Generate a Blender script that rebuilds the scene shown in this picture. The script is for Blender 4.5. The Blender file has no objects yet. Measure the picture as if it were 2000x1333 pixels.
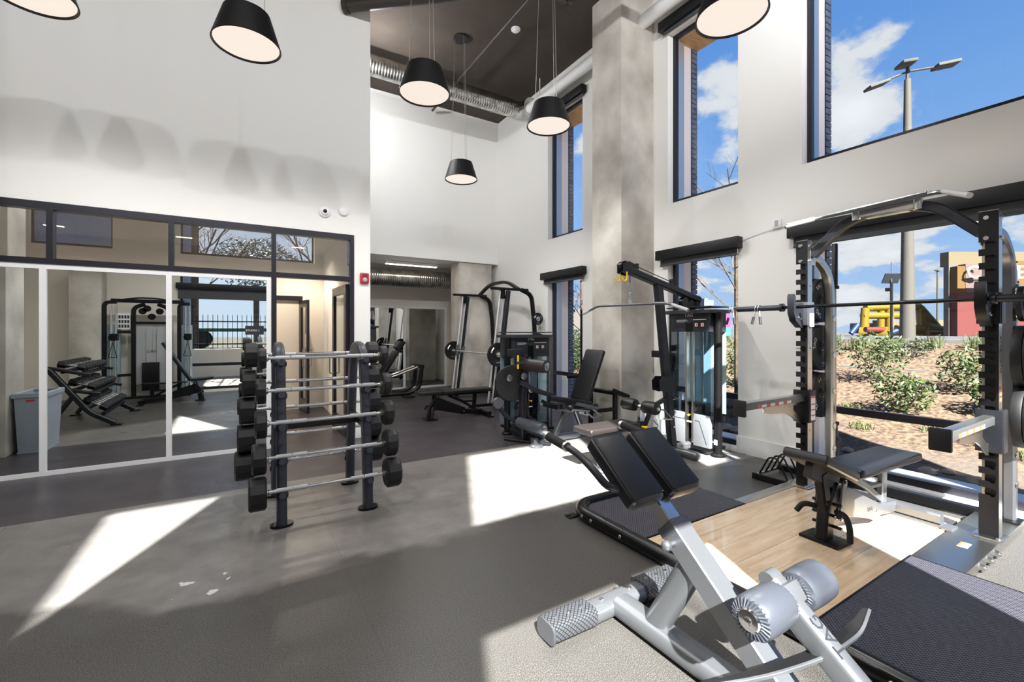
import bpy, bmesh, math, random
from mathutils import Vector as V, Matrix
random.seed(7)
S = bpy.context.scene
COL = S.collection
PI = math.pi

# ---------------------------------------------------------------- camera
cam = bpy.data.cameras.new('camera'); cam.lens = 36*864/2000; cam.sensor_width = 36
cam.shift_y = -0.00975; cam.clip_start = 0.05; cam.clip_end = 500
co = bpy.data.objects.new('camera', cam); COL.objects.link(co)
co.location = (0, 0, 1.48); co.rotation_euler = (PI/2, 0, -math.atan2(.5225, .8526))
S.camera = co
S.cycles.diffuse_bounces = 8
# ---------------------------------------------------------------- view
S.view_settings.view_transform = 'Standard'; S.view_settings.look = 'None'
S.view_settings.exposure = EXPO = 0.0; S.view_settings.gamma = 1; S.view_settings.use_curve_mapping = False
# ---------------------------------------------------------------- sky
w = bpy.data.worlds.new('sky'); S.world = w; w.use_nodes = True
nt = w.node_tree; nt.nodes.clear()
def N(nt, t, **k):
    n = nt.nodes.new(t)
    for a, b in k.items():
        if a.startswith('i_'):
            key = a[2:]; key = int(key) if key.isdigit() else key.replace('_', ' ')
            n.inputs[key].default_value = b
        else: setattr(n, a, b)
    return n
def L(nt, a, b): nt.links.new(a, b)
def mth(nt, op, a, b=None, c=None):
    n = N(nt, 'ShaderNodeMath', operation=op)
    for i, v in enumerate((a, b, c)):
        if v is None: continue
        if isinstance(v, (int, float)): n.inputs[i].default_value = v
        else: L(nt, v, n.inputs[i])
    return n.outputs[0]
tc = N(nt, 'ShaderNodeTexCoord'); sx = N(nt, 'ShaderNodeSeparateXYZ'); L(nt, tc.outputs['Generated'], sx.inputs[0])
up = mth(nt, 'MAXIMUM', sx.outputs[2], 0.0)
rp = N(nt, 'ShaderNodeValToRGB'); L(nt, up, rp.inputs[0])
e = rp.color_ramp.elements
e[0].position = 0.0; e[0].color = (.50, .68, .92, 1)
e[1].position = 1.0; e[1].color = (.09, .24, .64, 1)
q = e.new(.22); q.color = (.27, .50, .90, 1)
q = e.new(.5); q.color = (.135, .335, .78, 1)
# paler, brighter air towards the sun's side of the sky
dt = N(nt, 'ShaderNodeVectorMath', operation='DOT_PRODUCT'); L(nt, tc.outputs['Generated'], dt.inputs[0]); dt.inputs[1].default_value = V((-.38, -.84, .38))
hz = N(nt, 'ShaderNodeMapRange'); hz.interpolation_type = 'SMOOTHSTEP'; L(nt, dt.outputs['Value'], hz.inputs[0]); hz.inputs[1].default_value = .35; hz.inputs[2].default_value = 1.0; hz.inputs[4].default_value = .75
hx_ = N(nt, 'ShaderNodeMix', data_type='RGBA'); L(nt, hz.outputs[0], hx_.inputs[0]); L(nt, rp.outputs[0], hx_.inputs[6]); hx_.inputs[7].default_value = (.95, 1.05, 1.2, 1)
# clouds: flattened dome projection, noise, plus a few real banks low over the horizon
den = mth(nt, 'ADD', up, 0.28)
cx = N(nt, 'ShaderNodeCombineXYZ')
L(nt, mth(nt, 'DIVIDE', sx.outputs[0], den), cx.inputs[0]); L(nt, mth(nt, 'DIVIDE', sx.outputs[1], den), cx.inputs[1])
no = N(nt, 'ShaderNodeTexNoise'); no.inputs['Scale'].default_value = 3.1; no.inputs['Detail'].default_value = 9; no.inputs['Roughness'].default_value = .58
L(nt, cx.outputs[0], no.inputs['Vector'])
acc = None
def pdir(px, py):
    a = (px-1000)/864; v = V((.5225+a*.8526, .8526-a*.5225, (647-py)/864)); return v.normalized()
for px, py, rad, amp in [(1690, 205, .17, .30), (1800, 225, .11, .22), (1650, 100, .07, .16), (1740, 70, .05, .10), (1950, 90, .32, -.12), (1700, 430, .22, .16), (1800, 440, .2, .16),
                         (1430, 150, .12, .16), (1425, 290, .09, .2), (1140, 270, .08, .16), (1145, 320, .06, .1), (1980, 470, .14, .14), (1680, 560, .3, .12), (1350, 570, .2, .1)]:
    d = pdir(px, py)
    vd = N(nt, 'ShaderNodeVectorMath', operation='DISTANCE'); L(nt, tc.outputs['Generated'], vd.inputs[0]); vd.inputs[1].default_value = d
    r = mth(nt, 'MULTIPLY', mth(nt, 'MAXIMUM', mth(nt, 'SUBTRACT', 1.0, mth(nt, 'DIVIDE', vd.outputs['Value'], rad)), 0.0), amp*1.6)
    acc = r if acc is None else mth(nt, 'MAXIMUM' if amp > 0 else 'ADD', acc, r)
dens = mth(nt, 'ADD', no.outputs['Fac'], acc)
mr = N(nt, 'ShaderNodeMapRange'); mr.interpolation_type = 'SMOOTHSTEP'; L(nt, dens, mr.inputs[0]); mr.inputs[1].default_value = .61; mr.inputs[2].default_value = .71
cl = N(nt, 'ShaderNodeMapRange'); L(nt, dens, cl.inputs[0]); cl.inputs[1].default_value = .62; cl.inputs[2].default_value = .95; cl.inputs[3].default_value = .80; cl.inputs[4].default_value = 1.0
cc = N(nt, 'ShaderNodeCombineColor'); L(nt, mth(nt, 'MULTIPLY', cl.outputs[0], .93), cc.inputs[0]); L(nt, mth(nt, 'MULTIPLY', cl.outputs[0], .96), cc.inputs[1]); L(nt, cl.outputs[0], cc.inputs[2])
mx = N(nt, 'ShaderNodeMix', data_type='RGBA'); L(nt, mr.outputs[0], mx.inputs[0]); L(nt, hx_.outputs[2], mx.inputs[6]); L(nt, cc.outputs[0], mx.inputs[7])
bg = N(nt, 'ShaderNodeBackground'); bg.inputs[1].default_value = SKYSTR = 1.0; L(nt, mx.outputs[2], bg.inputs[0])
ow = N(nt, 'ShaderNodeOutputWorld'); L(nt, bg.outputs[0], ow.inputs[0])
# ---------------------------------------------------------------- sun (behind the camera, slightly to its left)
sun = bpy.data.lights.new('sun', 'SUN'); sun.energy = 38.0; sun.angle = math.radians(.55); sun.color = (1.0, .98, .93)
so = bpy.data.objects.new('sun', sun); COL.objects.link(so)
so.rotation_euler = V((.412, .911, -.915)).to_track_quat('-Z', 'Y').to_euler(); so.location = (-8, -18, 20)
LAMP_W = 95.0      # watts of every pendant's lamp
FILL_W = 165.0      # watts of each fill spot added high above the camera
TUBE_E = 12.0       # emission of the linear fixtures

# ---------------------------------------------------------------- materials
def lin(c):
    return tuple(((x/255)/12.92 if x/255 <= .04045 else ((x/255+.055)/1.055)**2.4) for x in c)
M = {}
def mat(name, c, rough=.5, metal=0, spec=.5, c2=None, ns=4, nd=4, nlo=.4, nhi=.6, bump=0, bs=60, stretch=None, coat=0, bd=3, rv=0):
    m = bpy.data.materials.new(name); m.use_nodes = True; t = m.node_tree; b = t.nodes['Principled BSDF']
    b.inputs['Roughness'].default_value = rough; b.inputs['Metallic'].default_value = metal; b.inputs['Specular IOR Level'].default_value = spec
    b.inputs['Coat Weight'].default_value = coat
    b.inputs['Base Color'].default_value = (*lin(c), 1)
    if c2 or bump or rv:
        tc = N(t, 'ShaderNodeTexCoord'); mp = N(t, 'ShaderNodeMapping'); L(t, tc.outputs['Object'], mp.inputs[0])
        if stretch: mp.inputs['Scale'].default_value = stretch
    if c2:
        n = N(t, 'ShaderNodeTexNoise'); n.inputs['Scale'].default_value = ns; n.inputs['Detail'].default_value = nd; L(t, mp.outputs[0], n.inputs['Vector'])
        r = N(t, 'ShaderNodeMapRange'); L(t, n.outputs['Fac'], r.inputs[0]); r.inputs[1].default_value = nlo; r.inputs[2].default_value = nhi
        x = N(t, 'ShaderNodeMix', data_type='RGBA'); L(t, r.outputs[0], x.inputs[0]); x.inputs[6].default_value = (*lin(c), 1); x.inputs[7].default_value = (*lin(c2), 1)
        L(t, x.outputs[2], b.inputs['Base Color'])
    if rv:
        n3 = N(t, 'ShaderNodeTexNoise'); n3.inputs['Scale'].default_value = 1.3; n3.inputs['Detail'].default_value = 4; L(t, mp.outputs[0], n3.inputs['Vector'])
        r3 = N(t, 'ShaderNodeMapRange'); L(t, n3.outputs['Fac'], r3.inputs[0]); r3.inputs[1].default_value = .35; r3.inputs[2].default_value = .65
        r3.inputs[3].default_value = rough-rv; r3.inputs[4].default_value = rough+rv; L(t, r3.outputs[0], b.inputs['Roughness'])
    if bump:
        n2 = N(t, 'ShaderNodeTexNoise'); n2.inputs['Scale'].default_value = bs; n2.inputs['Detail'].default_value = bd; L(t, mp.outputs[0], n2.inputs['Vector'])
        bp = N(t, 'ShaderNodeBump'); bp.inputs['Strength'].default_value = bump; bp.inputs['Distance'].default_value = .01; L(t, n2.outputs['Fac'], bp.inputs['Height']); L(t, bp.outputs[0], b.inputs['Normal'])
    M[name] = m; return m
def emit(name, c, s, rough=.5):
    m = mat(name, c, rough); b = m.node_tree.nodes['Principled BSDF']; b.inputs['Emission Color'].default_value = (*lin(c), 1); b.inputs['Emission Strength'].default_value = s; return m
def glass(name, tint=(1, 1, 1), refl=.06, rough=0.0):
    m = bpy.data.materials.new(name); m.use_nodes = True; t = m.node_tree; t.nodes.clear()
    tr = N(t, 'ShaderNodeBsdfTransparent'); tr.inputs[0].default_value = (*tint, 1); g = N(t, 'ShaderNodeBsdfGlossy'); g.inputs['Roughness'].default_value = rough
    fr = N(t, 'ShaderNodeLayerWeight'); fr.inputs['Blend'].default_value = .35
    f = mth(t, 'ADD', mth(t, 'MULTIPLY', mth(t, 'POWER', fr.outputs['Facing'], 3.0), .5), refl)
    x = N(t, 'ShaderNodeMixShader'); L(t, f, x.inputs[0]); L(t, tr.outputs[0], x.inputs[1]); L(t, g.outputs[0], x.inputs[2])
    o = N(t, 'ShaderNodeOutputMaterial'); L(t, x.outputs[0], o.inputs[0]); M[name] = m; return m
mat('paint', (240, 239, 236), .75, bump=.03, bs=200)
mat('paint_warm', (226, 219, 208), .75)
mat('paint_back', (232, 225, 214), .75)
mat('white_trim', (238, 238, 238), .35)
mat('ceiling_dark', (72, 64, 56), .9, c2=(65, 57, 50), ns=2)
mat('frame_black', (38, 37, 46), .35, .3)
mat('black_cassette', (22, 22, 26), .4, .3)
mat('shade_cloth', (70, 72, 76), .8)
mat('concrete', (212, 207, 198), .6, c2=(160, 154, 144), ns=1.7, nd=9, nlo=.36, nhi=.7, bump=.25, bs=22, bd=8)
mat('reveal_panel', (248, 234, 228), .5)
mat('reveal_metal', (176, 182, 192), .35, .5)
mat('brick', (104, 113, 136), .8, c2=(84, 92, 112), ns=9, bump=.3, bs=60)
mat('mortar', (36, 38, 48), .9)
mat('soffit_wood', (206, 168, 118), .5, c2=(184, 142, 92), ns=3, stretch=(1, 14, 14))
glass('window_glass', (.97, .985, .99), .02)
glass('clerestory_glass', (.95, .95, .93), .60)
glass('guard_glass', (.72, .84, .90), .10, .02)
glass('studio_glass', (.9, .92, .92), .10)
mat('mirror', (236, 240, 238), .0, 1.0)
mat('black_metal', (18, 18, 20), .38, .35, bump=.02, bs=300)
mat('black_gloss', (15, 15, 17), .25, .4)
mat('charcoal_metal', (42, 44, 50), .38, .5)
mat('rack_gray', (60, 62, 70), .4, .35)
mat('panel_light', (122, 124, 128), .45)
mat('silver_paint', (116, 118, 122), .34, .65)
mat('silver_dark', (122, 124, 130), .3, .8)
mat('chrome', (226, 226, 226), .14, 1)
mat('steel_brushed', (188, 186, 180), .30, 1, bump=.03, bs=160, stretch=(1, 1, 20))
mat('grip_white', (190, 190, 190), .6, .2, bump=.3, bs=700)
mat('vinyl_black', (20, 20, 23), .36, spec=.5, bump=.08, bs=380)
mat('vinyl_brown', (44, 38, 38), .42, spec=.5, bump=.08, bs=380)
mat('rubber_black', (14, 14, 16), .55, bump=.15, bs=300)
mat('foam_grip', (22, 22, 25), .8, bump=.3, bs=500)
mat('shroud_gray', (44, 46, 52), .45)
mat('shroud_light', (170, 172, 175), .4)
mat('panel_ink', (40, 42, 48), .4)
mat('white_ink', (235, 235, 235), .5)
mat('orange_ink', (214, 96, 58), .5)
mat('yellow_plastic', (238, 196, 22), .4)
mat('rod_silver', (225, 225, 225), .38, .55)
mat('zinc', (206, 206, 206), .22, 1)
mat('duct', (206, 206, 202), .24, 1, c2=(160, 160, 156), ns=6, bump=.05, bs=20)
mat('pipe_dark', (66, 62, 58), .5, .3)
mat('red_plastic', (196, 36, 52), .35)
mat('bin_gray', (150, 158, 168), .5)
mat('wire_gray', (170, 170, 170), .4, .8)
mat('shade_black', (12, 11, 13), .55)
emit('diffuser', (255, 240, 226), .95); M['diffuser'].node_tree.nodes['Principled BSDF'].inputs['Base Color'].default_value = (.02, .02, .02, 1)
emit('tube_light', (255, 238, 218), TUBE_E)
emit('downlight', (255, 240, 215), 8.0)

# ---------------------------------------------------------------- geometry collector
class G:
    def __init__(s): s.b = bmesh.new()
    def box(s, c, d, R=None, bev=0, seg=2):
        m = Matrix.Translation(V(c)) @ (R.to_4x4() if R is not None else Matrix.Identity(4)) @ Matrix.Diagonal((*d, 1))
        r = bmesh.ops.create_cube(s.b, size=1, matrix=m)
        if bev:
            es = set()
            for v in r['verts']: es.update(v.link_edges)
            bmesh.ops.bevel(s.b, geom=list(es), offset=bev, segments=seg, affect='EDGES', profile=.6)
        return s
    def bx(s, x0, x1, y0, y1, z0, z1, bev=0, seg=2): return s.box(((x0+x1)/2, (y0+y1)/2, (z0+z1)/2), (abs(x1-x0), abs(y1-y0), abs(z1-z0)), None, bev, seg)
    def cyl(s, p0, p1, r0, r1=None, n=14):
        p0, p1 = V(p0), V(p1); d = p1-p0; r1 = r0 if r1 is None else r1
        m = Matrix.Translation((p0+p1)/2) @ d.to_track_quat('Z', 'Y').to_matrix().to_4x4()
        bmesh.ops.create_cone(s.b, cap_ends=True, cap_tris=False, segments=n, radius1=r0, radius2=r1, depth=d.length, matrix=m); return s
    def sph(s, c, r, n=12, sc=(1, 1, 1)):
        m = Matrix.Translation(V(c)) @ Matrix.Diagonal((*sc, 1))
        bmesh.ops.create_uvsphere(s.b, u_segments=n, v_segments=max(6, n//2), radius=r, matrix=m); return s
    def sweep(s, pts, prof, up=(0, 0, 1), closed=False, caps=True):
        P = [V(p) for p in pts]; n = len(P); rings = []; up = V(up); prev = None
        for i in range(n):
            if closed: a = (P[i]-P[i-1]).normalized(); b = (P[(i+1) % n]-P[i]).normalized()
            else:
                a = (P[i]-P[i-1]).normalized() if i else (P[1]-P[0]).normalized()
                b = (P[i+1]-P[i]).normalized() if i < n-1 else a
            t = (a+b); t = t.normalized() if t.length > 1e-6 else a
            sc = 1/max(.35, math.sqrt(max(0, (1+a.dot(b))/2)))
            sd = t.cross(up)
            if sd.length < .2 and prev is not None: sd = prev-t*prev.dot(t)
            elif sd.length < 1e-3: sd = t.cross(V((0, 1, 0))) if abs(t.y) < .9 else t.cross(V((1, 0, 0)))
            sd.normalize()
            if prev is not None and sd.dot(prev) < 0: sd = -sd
            prev = sd; u2 = sd.cross(t).normalized()
            bend = (b-a)
            rings.append([s.b.verts.new(P[i]+sd*(x*(sc if abs(bend.dot(sd)) > 1e-3 else 1))+u2*(y*(sc if abs(bend.dot(u2)) > 1e-3 else 1))) for x, y in prof])
        k = len(prof); m = n if closed else n-1
        for i in range(m):
            A, B = rings[i], rings[(i+1) % n]
            for j in range(k):
                s.b.faces.new((A[j], A[(j+1) % k], B[(j+1) % k], B[j]))
        if caps and not closed:
            s.b.faces.new(rings[0][::-1]); s.b.faces.new(rings[-1])
        return s
    def tube(s, pts, r, n=10, up=(0, 0, 1), closed=False):
        return s.sweep(pts, [(r*math.cos(2*PI*i/n), r*math.sin(2*PI*i/n)) for i in range(n)], up, closed)
    def rect(s, pts, wd, ht, up=(0, 0, 1), c=.18, closed=False):
        b = min(wd, ht)*c; x, y = wd/2, ht/2
        if c >= .25:
            k = 4; pr = [(sx*(x-b)+b*math.cos(a0+PI/2*i/k), sy*(y-b)+b*math.sin(a0+PI/2*i/k)) for sx, sy, a0 in ((1, -1, -PI/2), (1, 1, 0), (-1, 1, PI/2), (-1, -1, PI)) for i in range(k+1)]
            return s.sweep(pts, pr, up, closed)
        return s.sweep(pts, [(x, -y+b), (x, y-b), (x-b, y), (-x+b, y), (-x, y-b), (-x, -y+b), (-x+b, -y), (x-b, -y)], up, closed)
    def lathe(s, prof, o=(0, 0, 0), ax=(0, 0, 1), n=24, phase=0, cap=True):
        q = V(ax).to_track_quat('Z', 'Y'); o = V(o); rings = []
        for r, z in prof:
            rings.append([s.b.verts.new(o+q @ V((r*math.cos(2*PI*(i+phase)/n), r*math.sin(2*PI*(i+phase)/n), z))) for i in range(n)])
        for A, B in zip(rings, rings[1:]):
            for j in range(n): s.b.faces.new((A[j], A[(j+1) % n], B[(j+1) % n], B[j]))
        if cap and prof[0][0] > 1e-4: s.b.faces.new(rings[0][::-1])
        if cap and prof[-1][0] > 1e-4: s.b.faces.new(rings[-1])
        return s
    def prism(s, poly, o, u, v, d):
        o, u, v = V(o), V(u), V(v); n = u.cross(v).normalized()*d
        A = [s.b.verts.new(o+u*x+v*y) for x, y in poly]; B = [s.b.verts.new(p.co+n) for p in A]; k = len(A)
        for i in range(k): s.b.faces.new((A[i], A[(i+1) % k], B[(i+1) % k], B[i]))
        s.b.faces.new(A[::-1]); s.b.faces.new(B); return s
    def xf(s, m): bmesh.ops.transform(s.b, matrix=m, verts=s.b.verts); return s

def arc(pts, rad=.08, seg=6):
    "round the inner corners of a polyline"
    P = [V(p) for p in pts]; out = [P[0]]
    for i in range(1, len(P)-1):
        a = (P[i-1]-P[i]); b = (P[i+1]-P[i]); r = min(rad, a.length*.48, b.length*.48)
        p0 = P[i]+a.normalized()*r; p1 = P[i]+b.normalized()*r
        for k in range(seg+1):
            t = k/seg; out.append((1-t)**2*p0+2*t*(1-t)*P[i]+t*t*p1)
    out.append(P[-1]); return out

def obj(name, g, m, parent=None, smooth=True, stuff=False, label=None):
    b = g.b if isinstance(g, G) else g
    bmesh.ops.recalc_face_normals(b, faces=b.faces)
    me = bpy.data.meshes.new(name); b.to_mesh(me); b.free()
    if parent is not None and parent.get('_w'):
        me.transform(Matrix.Translation(-V(parent['_w'])))
    if smooth:
        me.polygons.foreach_set('use_smooth', [True]*len(me.polygons)); me.set_sharp_from_angle(angle=.62)
    o = bpy.data.objects.new(name, me); COL.objects.link(o); me.materials.append(M[m] if isinstance(m, str) else m)
    if parent is not None:
        o.parent = parent
        if parent.get('_w'): o['_w'] = list(parent['_w'])
    if stuff: o['kind'] = 'stuff'
    if label: o['label'] = label
    return o
def thing(name, label, cat, loc=(0, 0, 0), rz=0, group=None, world=True):
    "an Empty at the base; world=True: its parts are drawn in room coordinates"
    o = bpy.data.objects.new(name, None); COL.objects.link(o); o.location = loc; o.rotation_euler = (0, 0, rz); o.empty_display_size = .1
    o['label'] = label; o['category'] = cat
    if group: o['group'] = group
    if world: o['_w'] = list(loc)
    return o
def tag(o, label, cat, group=None):
    o['label'] = label; o['category'] = cat
    if group: o['group'] = group
    return o
def struct(name, g, m, parent=None, **k):
    o = obj(name, g, m, parent, **k)
    if parent is None: o['kind'] = 'structure'
    return o
def dup(o, loc=None, rz=None, label=None, group=None, parent=None):
    c = o.copy(); COL.objects.link(c)
    if parent is not None: c.parent = parent
    if loc is not None: c.location = loc
    if rz is not None: c.rotation_euler = (0, 0, rz)
    if label: c['label'] = label
    if group: c['group'] = group
    for ch in list(o.children): dup(ch, parent=c)
    return c
def text(s, loc, size, m, parent, R, name='lettering', ext=.002, align='CENTER'):
    "flat lettering lying in the plane given by the columns of R (right, up, normal)"
    cu = bpy.data.curves.new(name, 'FONT'); cu.body = s; cu.size = size; cu.extrude = ext; cu.align_x = align; cu.align_y = 'CENTER'; cu.resolution_u = 2
    o = bpy.data.objects.new(name, cu); COL.objects.link(o); dg = bpy.context.evaluated_depsgraph_get()
    me = bpy.data.meshes.new_from_object(o.evaluated_get(dg)); bpy.data.objects.remove(o)
    r, u = V(R[0]).normalized(), V(R[1]).normalized(); n = r.cross(u)
    mt = Matrix((r, u, n)).transposed().to_4x4(); mt.translation = V(loc)
    if parent is not None and parent.get('_w'): mt = Matrix.Translation(-V(parent['_w'])) @ mt
    me.transform(mt)
    o = bpy.data.objects.new(name, me); COL.objects.link(o); me.materials.clear(); me.materials.append(M[m]); o.parent = parent
    if parent is not None and parent.get('_w'): o['_w'] = list(parent['_w'])
    return o
def bolt(g, p, ax, r=.012, h=.008):
    a = V(ax).normalized(); g.cyl(V(p), V(p)+a*h, r, r*.85, 10); return g
def pad(g, p0, p1, nrm, wd, th, bev=.025):
    "an upholstered pad: centre line p0-p1 on its underside, nrm = upward normal"
    p0, p1, n = V(p0), V(p1), V(nrm).normalized(); x = (p1-p0); l = x.length; x.normalize(); n = (n-x*n.dot(x)).normalized(); y = n.cross(x)
    R = Matrix((x, y, n)).transposed()
    g.box((p0+p1)/2+n*th/2, (l, wd, th), R, bev, 3); return g
# ================================================================ THE SETTING
WX, MY, FY, BY, CZ = 5.17, 6.34, 9.06, -.30, 6.37
def wall(name, axis, a, b, u0, u1, z0, z1, holes, m, parent=None, **k):
    us = sorted({u0, u1, *[h[0] for h in holes], *[h[1] for h in holes]}); zs = sorted({z0, z1, *[h[2] for h in holes], *[h[3] for h in holes]}); g = G()
    for i in range(len(us)-1):
        run = None
        for j in range(len(zs)-1):
            cu, cz = (us[i]+us[i+1])/2, (zs[j]+zs[j+1])/2
            if any(h[0] < cu < h[1] and h[2] < cz < h[3] for h in holes):
                if run is not None: (g.bx(a, b, us[i], us[i+1], run, zs[j]) if axis == 'x' else g.bx(us[i], us[i+1], a, b, run, zs[j])); run = None
            elif run is None: run = zs[j]
        if run is not None: (g.bx(a, b, us[i], us[i+1], run, zs[-1]) if axis == 'x' else g.bx(us[i], us[i+1], a, b, run, zs[-1]))
    return struct(name, g, m, parent, smooth=False, **k)

# floor: one rubber floor laid in three rolls of different finish
fm = mat('rubber_floor', (70, 68, 67), .36, spec=.3); t = fm.node_tree; bs = t.nodes['Principled BSDF']
tc = N(t, 'ShaderNodeTexCoord'); sp = N(t, 'ShaderNodeSeparateXYZ'); L(t, tc.outputs['Object'], sp.inputs[0])
def noise(t, sc, det=4, rough=.5, vec=None):
    n = N(t, 'ShaderNodeTexNoise'); n.inputs['Scale'].default_value = sc; n.inputs['Detail'].default_value = det; n.inputs['Roughness'].default_value = rough
    L(t, vec or tc.outputs['Object'], n.inputs['Vector']); return n.outputs['Fac']
def rng(t, v, a, b, c=0.0, d=1.0):
    r = N(t, 'ShaderNodeMapRange'); L(t, v, r.inputs[0]); r.inputs[1].default_value = a; r.inputs[2].default_value = b; r.inputs[3].default_value = c; r.inputs[4].default_value = d; return r.outputs[0]
def mixc(t, f, a, b):
    x = N(t, 'ShaderNodeMix', data_type='RGBA'); L(t, f, x.inputs[0])
    for i, v in ((6, a), (7, b)):
        if isinstance(v, tuple): x.inputs[i].default_value = (*lin(v), 1)
        else: L(t, v, x.inputs[i])
    return x.outputs[2]
wob = mth(t, 'MULTIPLY', mth(t, 'SUBTRACT', noise(t, 2.2, 5), .5), .5)
yy = mth(t, 'SUBTRACT', mth(t, 'ADD', sp.outputs[1], wob), mth(t, 'MULTIPLY', mth(t, 'MAXIMUM', mth(t, 'SUBTRACT', -.35, sp.outputs[0]), 0.0), .6))
dusty = mth(t, 'MULTIPLY', rng(t, yy, 2.90, 3.02), rng(t, sp.outputs[1], 4.86, 4.855))
far = rng(t, sp.outputs[1], 4.855, 4.86)
speck = rng(t, noise(t, 240, 2), .46, .66); spk2 = rng(t, noise(t, 90, 2), .4, .7)
dark = mixc(t, speck, (58, 56, 54), (108, 105, 101))
dust = mixc(t, rng(t, noise(t, 5, 8, .65), .35, .7), (124, 120, 117), (104, 101, 99))
fart = mixc(t, rng(t, noise(t, 3, 6), .35, .7), (70, 65, 69), (60, 55, 60))
c1 = mixc(t, dusty, dark, dust); c2 = mixc(t, far, c1, fart)
seam = mth(t, 'LESS_THAN', mth(t, 'ABSOLUTE', mth(t, 'SUBTRACT', mth(t, 'FRACT', mth(t, 'MULTIPLY', mth(t, 'ADD', sp.outputs[0], .4), .52)), .5)), .0016)
c3 = mixc(t, mth(t, 'MULTIPLY', seam, .25), c2, (50, 48, 48)); 
vd_ = N(t, 'ShaderNodeVectorMath', operation='DISTANCE'); L(t, tc.outputs['Object'], vd_.inputs[0]); vd_.inputs[1].default_value = (-.20, 3.14, 0)
sm_ = mth(t, 'MULTIPLY', mth(t, 'LESS_THAN', vd_.outputs['Value'], .15), mth(t, 'GREATER_THAN', noise(t, 9, 3, .5), .62))
c4 = mixc(t, mth(t, 'MULTIPLY', sm_, .8), c3, (205, 205, 205)); L(t, c4, bs.inputs['Base Color'])
L(t, rng(t, noise(t, 1.1, 5), .3, .7, .24, .42), bs.inputs['Roughness'])
bp = N(t, 'ShaderNodeBump'); bp.inputs['Strength'].default_value = .16; bp.inputs['Distance'].default_value = .004; L(t, noise(t, 260, 2), bp.inputs['Height']); L(t, bp.outputs[0], bs.inputs['Normal'])
struct('floor', G().bx(-4.4, 5.34, -.42, 11.4, -.15, 0), 'rubber_floor', smooth=False)
struct('ceiling', G().bx(-4.4, 5.80, -.95, 11.4, CZ, CZ+.3), 'ceiling_dark', smooth=False)

# window wall on the right: drywall, panelled reveal, brick skin
UP, LO = (3.28, 5.70), (.05, 2.60)
WH = [(6.04, 7.08), (3.16, 4.20), (-.30, 2.44)]
holes = [(a, b, *UP) for a, b in WH]+[(a, b, *LO) for a, b in WH]
wall('wall_right', 'x', WX, 5.29, -.42, 11.4, 0, CZ, holes, 'paint')
wall('wall_right_reveal', 'x', 5.35, 5.68, -.42, 11.4, -.3, CZ, holes, 'reveal_panel', )
wr = wall('wall_right_brick', 'x', 5.68, 5.80, -.95, 11.4, -.3, CZ+.3, holes, 'mortar')
bpy.data.objects['wall_right_reveal']['kind'] = 'structure'
for (a, b) in WH:                       # brick ends on the far jamb of every window
    g = G(); z = .02
    while z < 5.7:
        if not (LO[1]-.07 < z < UP[0]): g.bx(5.70, 5.812, b-.012, b+.06, z, z+.062)
        z += .0745
    obj('brick_courses', g, 'brick', wr, smooth=False, stuff=True)
g = G()
for a, b in WH:
    g.bx(5.32, 5.82, a, b, 5.66, 5.70)
struct('trim_1', g, 'soffit_wood', smooth=False)
g = G()
for a, b in WH:
    for z in ((UP[0], UP[1]), (LO[0], LO[1])):
        g.bx(5.36, 5.50, b-.02, b+.001, z[0], z[1]); g.bx(5.36, 5.39, b-.035, b, z[0], z[1])
        g.bx(5.30, 5.82, a, b, z[0]-.03, z[0]+.004)
struct('trim_2', g, 'reveal_metal', smooth=False)
def window(n, axis, p, u0, u1, z0, z1, mull=()):
    g = G(); f = .045
    def B(ua, ub, za, zb, d=.03): (g.bx(p-d, p+d, ua, ub, za, zb) if axis == 'x' else g.bx(ua, ub, p-d, p+d, za, zb))
    B(u0, u0+f, z0, z1); B(u1-f, u1, z0, z1); B(u0+f, u1-f, z0, z0+f+.02); B(u0+f, u1-f, z1-f, z1)
    for m in mull: B(u0+f, u1-f, m-.035, m+.035)
    o = struct('window_%d' % n, g, 'frame_black', smooth=False)
    q = G(); zs = [z0+f+.02]+[v for m in mull for v in (m-.035, m+.035)]+[z1-f]
    for i in range(0, len(zs), 2):
        q = G()
        if axis == 'x': q.bx(p-.004, p+.004, u0+f, u1-f, zs[i], zs[i+1])
        else: q.bx(u0+f, u1-f, p-.004, p+.004, zs[i], zs[i+1])
        obj('pane', q, 'window_glass', o, smooth=False)
    return o
for i, (a, b) in enumerate(WH):
    window(1+2*i, 'x', 5.31, a, b, UP[0], UP[1]); window(2+2*i, 'x', 5.31, a, b, LO[0], LO[1], (.66,))
# wall behind the camera
BH = [(-3.75, -2.44, 3.32, 5.70), (-1.23, 1.70, 3.32, 5.70), (2.57, 3.46, 3.32, 5.70), (-1.23, 1.70, .05, 2.85), (2.57, 4.95, .05, 2.85)]
wall('wall_back', 'y', BY, BY-.12, -4.4, 5.29, 0, CZ, BH, 'paint_back')
wall('wall_back_outer', 'y', -.48, -.95, -4.4, 5.80, -.3, CZ+.3, BH, 'brick')
bpy.data.objects['wall_back_outer']['kind'] = 'structure'
for i, h in enumerate(BH): window(7+i, 'y', -.45, *h, (.66,) if h[2] < 1 else ())
struct('trim_3', G().bx(-1.43, -1.23, -3.05, -.95, -.3, 9), 'brick', smooth=False)  # brick fin added outside to shade the left part of the window
struct('wall_left', G().bx(-4.4, -4.2, -.42, 11.4, 0, CZ), 'paint_back', smooth=False)
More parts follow.
